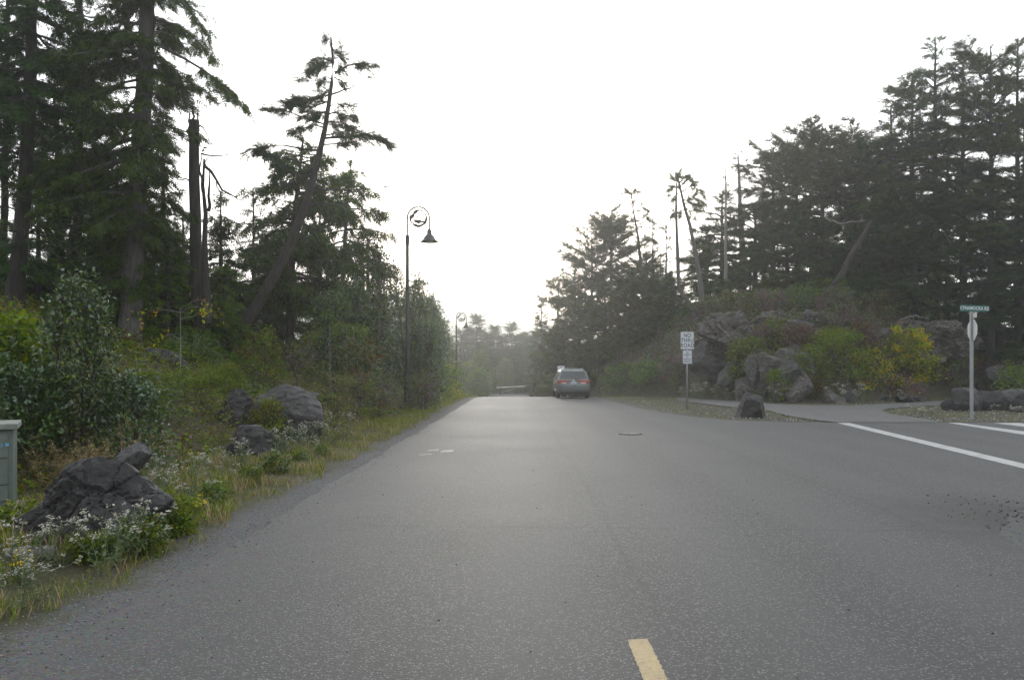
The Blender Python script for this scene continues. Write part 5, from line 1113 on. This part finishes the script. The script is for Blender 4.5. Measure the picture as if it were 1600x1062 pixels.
for k, (px, pyb, w, h, mts, lab, lf) in enumerate(rs):
    dd = hit(px, pyb)
    shrub_px(lab, px, pyb, dd, w, h, name='shrub', cat='shrub', ncl=90 if 'bright yellow and' in lab else 44, nl=50, leaf=lf*1.15, clr=.36 if 'bright yellow and' in lab else .42, mats=mts, seed=800+k, shape='dome', stems=5, stem_r=.02, low=.04)
# ------------------------------------------------------------------ the hazy middle, down the road
cen = [(750,548,104,2.2,5),(733,566,100,2.0,4),(790,560,119,1.4,3.2),(748,575,96,1.6,2.6)]
for k, (px, pyt, dd, R_, _h) in enumerate(cen):
    x = X(px, dd); z = gz(x, dd)
    leafy(['big hazy roadside bush left of the barrier gate','hazy bush at the foot of the farthest lamp post','slim hazy bush right behind the gate post','low hazy bush nearest the crest on the left'][k], (x, dd, z), Z(pyt, dd)-z, R_, name='roadside_bush', cat='bush', ncl=130, nl=54, leaf=.25, clr=.5, mats=('alder','olive'), seed=850+k, shape='egg', stems=5, stem_r=.05, low=.03)
for k, (px, pyt, dd, R_) in enumerate(((860,560,108,1.8),(854,580,100,1.4),(868,556,92,1.8))):
    x = X(px, dd); z = gz(x, dd)
    leafy(['hazy bush at the right end of the barrier gate','low hazy bush at the roadside left of the minivan','hazy bush behind the pedestrian sign'][k], (x, dd, z), Z(pyt, dd)-z, R_, name='roadside_bush', cat='bush', ncl=70, nl=44, leaf=.22, clr=.5, mats=('olive','alder'), seed=870+k, shape='egg', stems=5, stem_r=.05, low=.03)
proto = None
for k, (px, pyt, dd, s) in enumerate(((745,494,132,0),(772,510,136,1),(800,506,142,0),(818,520,134,1),(760,522,128,1),(786,528,130,0),(733,512,146,1),(830,526,130,0),(720,518,140,0),(808,540,126,1),(842,515,138,1),(775,546,124,0),(752,535,122,1),(795,552,121,0))):
    x = X(px, dd); z = gz(x, dd); H = Z(pyt, dd)-z
    if k < 2:
        t_ = tree_at('misty conifer in the valley beyond the gate', px, dd, pyt, r0=.25, r1=.03, cb=.05, R=2.7, prof='cone', nb=120, S=.9, dens=.7, lat=.42, frond='coarse', seed=900+k, dead=0, group='misty conifers beyond the gate', name='misty_conifer'); proto = (proto or []) + [(t_, H)]
    else:
        a, Ha = proto[s]; copy_tree(a, (x, dd, z), k*1.7, (1.05, 1.05, H/Ha))
# the wooded hill in the fog: too many and too far to tell apart
rng = np.random.default_rng(5); n = 6500
hx = rng.uniform(-330, 300, n); hy = rng.uniform(545, 890, n); hzv = G(hx, hy); hh = rng.uniform(9, 20, n)
mb = MB(); a6 = np.linspace(0, 2*PI, 6, endpoint=False)
for lev, (f0, f1, rr) in enumerate(((.05,.55,.20),(.32,.8,.15),(.6,1.0,.09))):
    ring = np.stack([np.cos(a6), np.sin(a6), 0*a6], -1)[None]*(hh*rr)[:, None, None]*rng.uniform(.7, 1.3, (n, 6, 1))
    b_ = np.stack([hx, hy, hzv+hh*f0], -1)[:, None]; V = np.concatenate([b_+ring, np.stack([hx, hy, hzv+hh*f1], -1)[:, None]], 1)
    k6 = np.arange(6); Ft = np.stack([k6, (k6+1) % 6, 0*k6+6], -1)
    mb.add(V.reshape(-1, 3), (Ft[None]+(np.arange(n)*7)[:, None, None]).reshape(-1, 3))
tag(mb.build('distant_wood', M['hemlock']), 'fog covered wood on the far hill', None, None, 'stuff')
# ------------------------------------------------------------------ ground cover nobody could count
def cover(name, label, n, xr_, yr_, keep, mats, wts, leaf, hmax, seed, T=LEAF, upright=0.0, patch=1.5):
    rng = np.random.default_rng(seed); x = rng.uniform(*xr_, n); y = yr_[0]+(yr_[1]-yr_[0])*rng.random(n)**1.25
    k = keep(x, y); x, y = x[k], y[k]; n = len(x)
    hh = hmax*np.clip(.55+.5*lumps(x, y, patch*.6), .08, 1.2)
    z = G(x, y)+hh*rng.random(n)**(1.2) if not upright else G(x, y)-.01
    a = rng.random(n)*2*PI
    if upright: D = np.stack([np.cos(a)*rng.uniform(.1, .6, n), np.sin(a)*rng.uniform(.1, .6, n), np.ones(n)], -1); Nv = np.stack([np.cos(a), np.sin(a), -.2+0*a], -1); S = hh*rng.uniform(.4, 1.2, n)
    else: D = np.stack([np.cos(a), np.sin(a), rng.normal(.1, .5, n)], -1); Nv = UP*1.1+rng.normal(0, .55, (n, 3)); S = leaf*rng.uniform(.5, 1.3, n)
    v = (lumps(x+50, y, patch)+1)/2+rng.normal(0, .12, n); cut = np.cumsum(wts)/np.sum(wts)
    mi = np.clip(np.searchsorted(cut, np.clip(v, 0, .999)), 0, len(mats)-1)
    mb = MB(); scatter(mb, T, np.stack([x, y, z], -1), D, Nv, S, mi)
    o = mb.build(name, [M[q] for q in mats]); return tag(o, label, None, None, 'stuff')
cover('left_undergrowth', 'mixed low undergrowth covering the left bank', 175000, (-28, -4), (9, 48), lambda x, y: (left_s(x, y) > 1.5+np.interp(y, [11, 15, 22], [2.0, 1.0, .1])) & (left_s(x, y) < 14) & (np.abs(x) < y*.85+2), ('alder','olive','rust','olive','heather','grass'), (3,3,1,2,1,2), .085, .55, 1)
cover('left_undergrowth', 'mixed low undergrowth along the far left verge', 26000, (-16, -3.5), (48, 120), lambda x, y: (left_s(x, y) > 1.2) & (left_s(x, y) < 10), ('alder','olive','grass'), (2,2,1), .2, .6, 2)
cover('right_undergrowth', 'mixed heath and salal covering the right slope', 190000, (5.5, 44), (40, 82), lambda x, y: (right_t(x, y) > .4) & (right_t(x, y) < 17) & (x > xr(y)+1.2) & (x < y*.64), ('alder','heather','hemlock','rust','alder','olive'), (3,1.4,2,1,3,.4), .17, .7, 3)
left_ok = lambda lo, hi: (lambda x, y: (left_s(x, y) > lo+.25*lumps(x, y, .5)) & (left_s(x, y) < hi))
cover('verge_grass', 'mixed green and dry grass on the left verge', 90000, (-9, -2.5), (3.6, 30), lambda x, y: left_ok(.12, 3.2)(x, y) & (lumps(x+9, y, .35)+.45 > 0), ('grass','dry','olive','dry','moss'), (2,1.7,1,1.2,1), .1, .26, 4, BLADE, 1.0, .8)
cover('verge_grass', 'mossy bright grass on the far left verge', 40000, (-6, -2.2), (24, 75), left_ok(.35, 2.2), ('moss','grass','moss'), (2,2,1), .1, .22, 5, BLADE, 1.0, 1.2)
cover('mossy_edge', 'short yellow moss along the asphalt edge', 26000, (-4, -2.3), (3.5, 28), left_ok(.02, .55), ('moss','grass'), (2,1), .04, .06, 6, BLADE, 1.0, .7)
isl = lambda x, y: (x > xr(y)+.25+.15*lumps(x, y, .7)) & (y > 27.6) & (right_t(x, y) < .3)
def in_poly(x, y, P):
    c = np.zeros(len(x), bool); n = len(P)
    for a in range(n):
        (x0, y0), (x1, y1) = P[a], P[(a+1) % n]
        c ^= ((y0 > y) != (y1 > y)) & (x < (x1-x0)*(y-y0)/((y1-y0) if y1 != y0 else 1e-9)+x0)
    return c
def isl_keep(x, y): return isl(x, y) & ~in_poly(x, y, P2)
cover('island_grass', 'sparse dry and mossy grass between the road and the trail', 60000, (5, 34), (27.5, 60), lambda x, y: isl_keep(x, y) & (lumps(x, y, .9)+.35 > 0), ('moss','dry','grass','dry'), (2,1.5,2,1), .1, .17, 7, BLADE, 1.0, .9)
# loose stones
def stones(name, label, n, xr_, yr_, keep, seed, s0, s1, m):
    rng = np.random.default_rng(seed); x = rng.uniform(*xr_, n); y = yr_[0]+(yr_[1]-yr_[0])*rng.random(n)**1.8; k = keep(x, y, rng); x, y = x[k], y[k]; n = len(x)
    V, Fc = ICO[3]; bm = bmesh.new(); bmesh.ops.create_icosphere(bm, subdivisions=1, radius=1); V = np.array([v.co[:] for v in bm.verts]); Fc = np.array([[v.index for v in f.verts] for f in bm.faces]); bm.free()
    s = (s0+(s1-s0)*rng.random(n)**3)[:, None, None]; Q = V[None]*rng.uniform(.6, 1.2, (n, 12, 1))*s*np.array([1, .8, .55]); a = rng.random(n)*6.28; c, d_ = np.cos(a)[:, None], np.sin(a)[:, None]
    Q = np.stack([Q[..., 0]*c-Q[..., 1]*d_, Q[..., 0]*d_+Q[..., 1]*c, Q[..., 2]], -1)
    z = np.maximum(G(x, y), np.where(left_s(x, y) < -.4, zr(y), -9))
    Q += np.stack([x, y, z+s[:, 0, 0]*.25], -1)[:, None]
    return tag(MB().add(Q.reshape(-1, 3), (Fc[None]+(np.arange(n)*12)[:, None, None]).reshape(-1, 3)).build(name, m), label, None, None, 'stuff')
M['darkgrit'] = foliage('dark_gravel_grit', [(.02,.02,.018),(.05,.048,.044),(.10,.098,.09),(.035,.034,.03)], .9, .15, 0.0, sat=1.0)
M['grit'] = foliage('gravel_grit', [(.07,.07,.07),(.16,.157,.15),(.34,.33,.32),(.11,.108,.104),(.22,.215,.205)], .9, .2, 0.0, sat=1.0)
stones('shoulder_gravel', 'loose gravel along the left road edge', 36000, (-3.7, -1.9), (3.6, 32), lambda x, y, r: (left_s(x, y) < .5) & (r.random(len(x)) < np.clip(1.05+left_s(x, y)*1.5, 0, 1)), 11, .0025, .011, M['grit'])
stones('road_grit', 'scattered grit on the asphalt', 500, (-2.2, 7), (3.6, 26), lambda x, y, r: x < xr(y)-.1, 12, .003, .012, M['tyre'])
stones('corner_gravel', 'loose dark gravel at the broken near right corner', 8000, (3.9, 7.6), (6.8, 11.6), lambda x, y, r: r.random(len(x)) < np.clip(1.15-np.hypot((x-5.9), (y-9)*.5)*.75, 0, 1)**2, 14, .003, .020, M['darkgrit'])
stones('island_gravel', 'gravel between the road and the trail', 7000, (5, 20), (27.5, 48), lambda x, y, r: isl_keep(x, y), 13, .012, .045, M['grit'])
# ------------------------------------------------------------------ weeds with white flower heads
def weed(label, loc, ns, H, seed, group, bloom=1.0, leafm='sage', petal='petal', hs=.0085, name='flowering_weed'):
    rng = np.random.default_rng(seed); e = empty(name, loc, label, 'wildflower', group)
    a = rng.random(ns)*2*PI; r = rng.uniform(.05, .30, ns)*H/.5; h = H*rng.uniform(.6, 1.1, ns)
    t = np.linspace(0, 1, 6)[None, :, None]
    tip = np.stack([r*np.cos(a), r*np.sin(a), h], -1); P = tip[:, None]*np.concatenate([t**1.5, t**1.5, t], -1) + np.stack([.03*np.cos(a), .03*np.sin(a), 0*a-.02], -1)[:, None]
    st = MB(); tubes(st, P, np.linspace(.004, .002, 6)[None]*np.ones((ns, 1)), 3)
    nl = 13; idx = np.repeat(np.arange(ns), nl); tt = rng.uniform(.05, .92, ns*nl); Q, d = interp_poly(P, idx, tt)
    az = rng.random(ns*nl)*6.28; D = np.stack([np.cos(az), np.sin(az), .5+0*az], -1)
    LF = (LEAF[0]*np.array([1, .42, 1]), LEAF[1]); scatter(st, LF, Q, D, UP+rng.normal(0, .3, Q.shape), .075*rng.uniform(.6, 1.2, ns*nl)*H/.5)
    nh = 4; hc = np.repeat(P[:, -1], nh, axis=0)+rng.normal(0, 1, (ns*nh, 3))*np.array([.038, .038, .022])*(H/.5)**.6
    s3 = np.linspace(0, 1, 3)[None, :, None]; b0 = np.repeat(P[:, -2], nh, axis=0)
    tubes(st, b0[:, None]+(hc-b0)[:, None]*s3, np.full((ns*nh, 3), .0017), 3)
    st.build('stems', M[leafm], e)
    nf = max(3, int(7*bloom)); n = ns*nh*nf
    C = np.repeat(hc, nf, axis=0)+rng.normal(0, 1, (n, 3))*np.array([.013, .013, .006])*(hs/.0085)
    DISC = (np.array([(0,0,.35)]+[(math.cos(q)*1.0, math.sin(q)*1.0, 0) for q in np.linspace(0, 2*PI, 6, endpoint=False)]), np.array([(0, 1+q, 1+(q+1) % 6) for q in range(6)]))
    fl = MB(); az = rng.random(n)*6.28; D = np.stack([np.cos(az), np.sin(az), rng.normal(0, .3, n)], -1)
    scatter(fl, DISC, C, D, UP+rng.normal(0, .45, (n, 3)), hs*rng.uniform(.7, 1.3, n)); fl.build('blossoms', M[petal], e)
    return e
def weeds(label, group, spots, seed, H=.5, protos=3, **kw):
    rng = np.random.default_rng(seed); ps = []
    for k, (px, dd) in enumerate(spots):
        x = X(px, dd); loc = (x, dd, gz(x, dd))
        if k < protos: ps.append(weed(label, loc, int(rng.integers(4, 8)), H, seed*10+k, group, **kw))
        else: copy_tree(ps[k % protos], loc, rng.random()*6.28, rng.uniform(.75, 1.2))
weeds('white flowering weed in front of the big dark boulder', 'white weeds in front of the big dark boulder', [(66,7.0),(98,7.2),(178,7.2),(205,7.4),(232,7.7),(24,5.8),(60,6.0),(255,8.2),(40,6.5),(160,6.9)], 1, .42)
weeds('white flowering weed on the verge right of the big dark boulder', 'white weeds between the boulders', [(250,10.2),(265,11.2),(310,12.6),(240,11.5),(300,10.8),(360,12.8),(275,13.4),(225,12.2),(290,9.9),(340,11.4),(395,13.4),(235,9.9),(380,14.5)], 2, .50)
weeds('white flowering weed in front of the three verge boulders', 'white weeds below the three verge boulders', [(440,16.2),(460,17),(480,17.6),(500,18.2),(455,15.3),(490,16.4),(520,18.5),(430,15.0),(475,18.8),(540,20.5),(505,19.6),(468,14.9)], 3, .55)
weeds('dry seeding weed stalk behind the big dark boulder', 'dry weeds behind the big dark boulder', [(70,11.6),(90,11.9),(110,11.4),(128,11.8),(150,11.5),(170,11.8),(60,12.2),(140,12.1),(185,12.2),(100,12.4),(205,11.2),(120,11.1)], 4, .62, petal='dry', leafm='dry', bloom=.8)
weeds('white flowering weed along the trail below the rock slope', 'white weeds along the trail', [(1085,51.5),(1100,51),(1112,50.6),(1128,50),(1140,49),(1152,48),(1170,47),(1182,46.6),(1205,44.4),(1095,49.6),(1120,48.8),(1065,53),(1240,43.9),(1335,43.4),(1350,43.8),(1310,43.4),(1215,44.2),(1410,46),(1135,47.6),(1160,46.2)], 5, .8, hs=.026)
weeds('white flowering weed among the boulders by the street sign', 'white weeds by the street sign', [(1412,32.5),(1428,31.8),(1440,31.2),(1560,33.5),(1455,30.4),(1590,33)], 6, .4, hs=.013)
weeds('yellow flowering weed at the verge edge', 'yellow weeds on the left verge', [(312,9.6),(22,6.6),(300,15.2)], 7, .26, petal='yellow', leafm='grass', bloom=.4, protos=1)
wp = []
for k, (px, dd) in enumerate(((150,7.3),(232,8.2),(268,8.9),(290,9.6),(335,10.6),(250,8.5),(390,12.4),(430,13.8),(20,8.6),(470,15.2),(505,16.4))):
    x = X(px, dd); loc = (x, dd, gz(x, dd)); rng = np.random.default_rng(k)
    if k < 3: wp.append(leafy('leafy green weed on the left verge', loc, .24, .22, name='leafy_weed', cat='weed', group='leafy weeds on the left verge', ncl=16, nl=34, leaf=.05, clr=.09, mats=('grass','olive','alder'), mw=(.4,.3,.3), seed=950+k, shape='dome', stems=5, stem_r=.005))
    else: copy_tree(wp[k % 3], loc, rng.random()*6, rng.uniform(.7, 1.3))
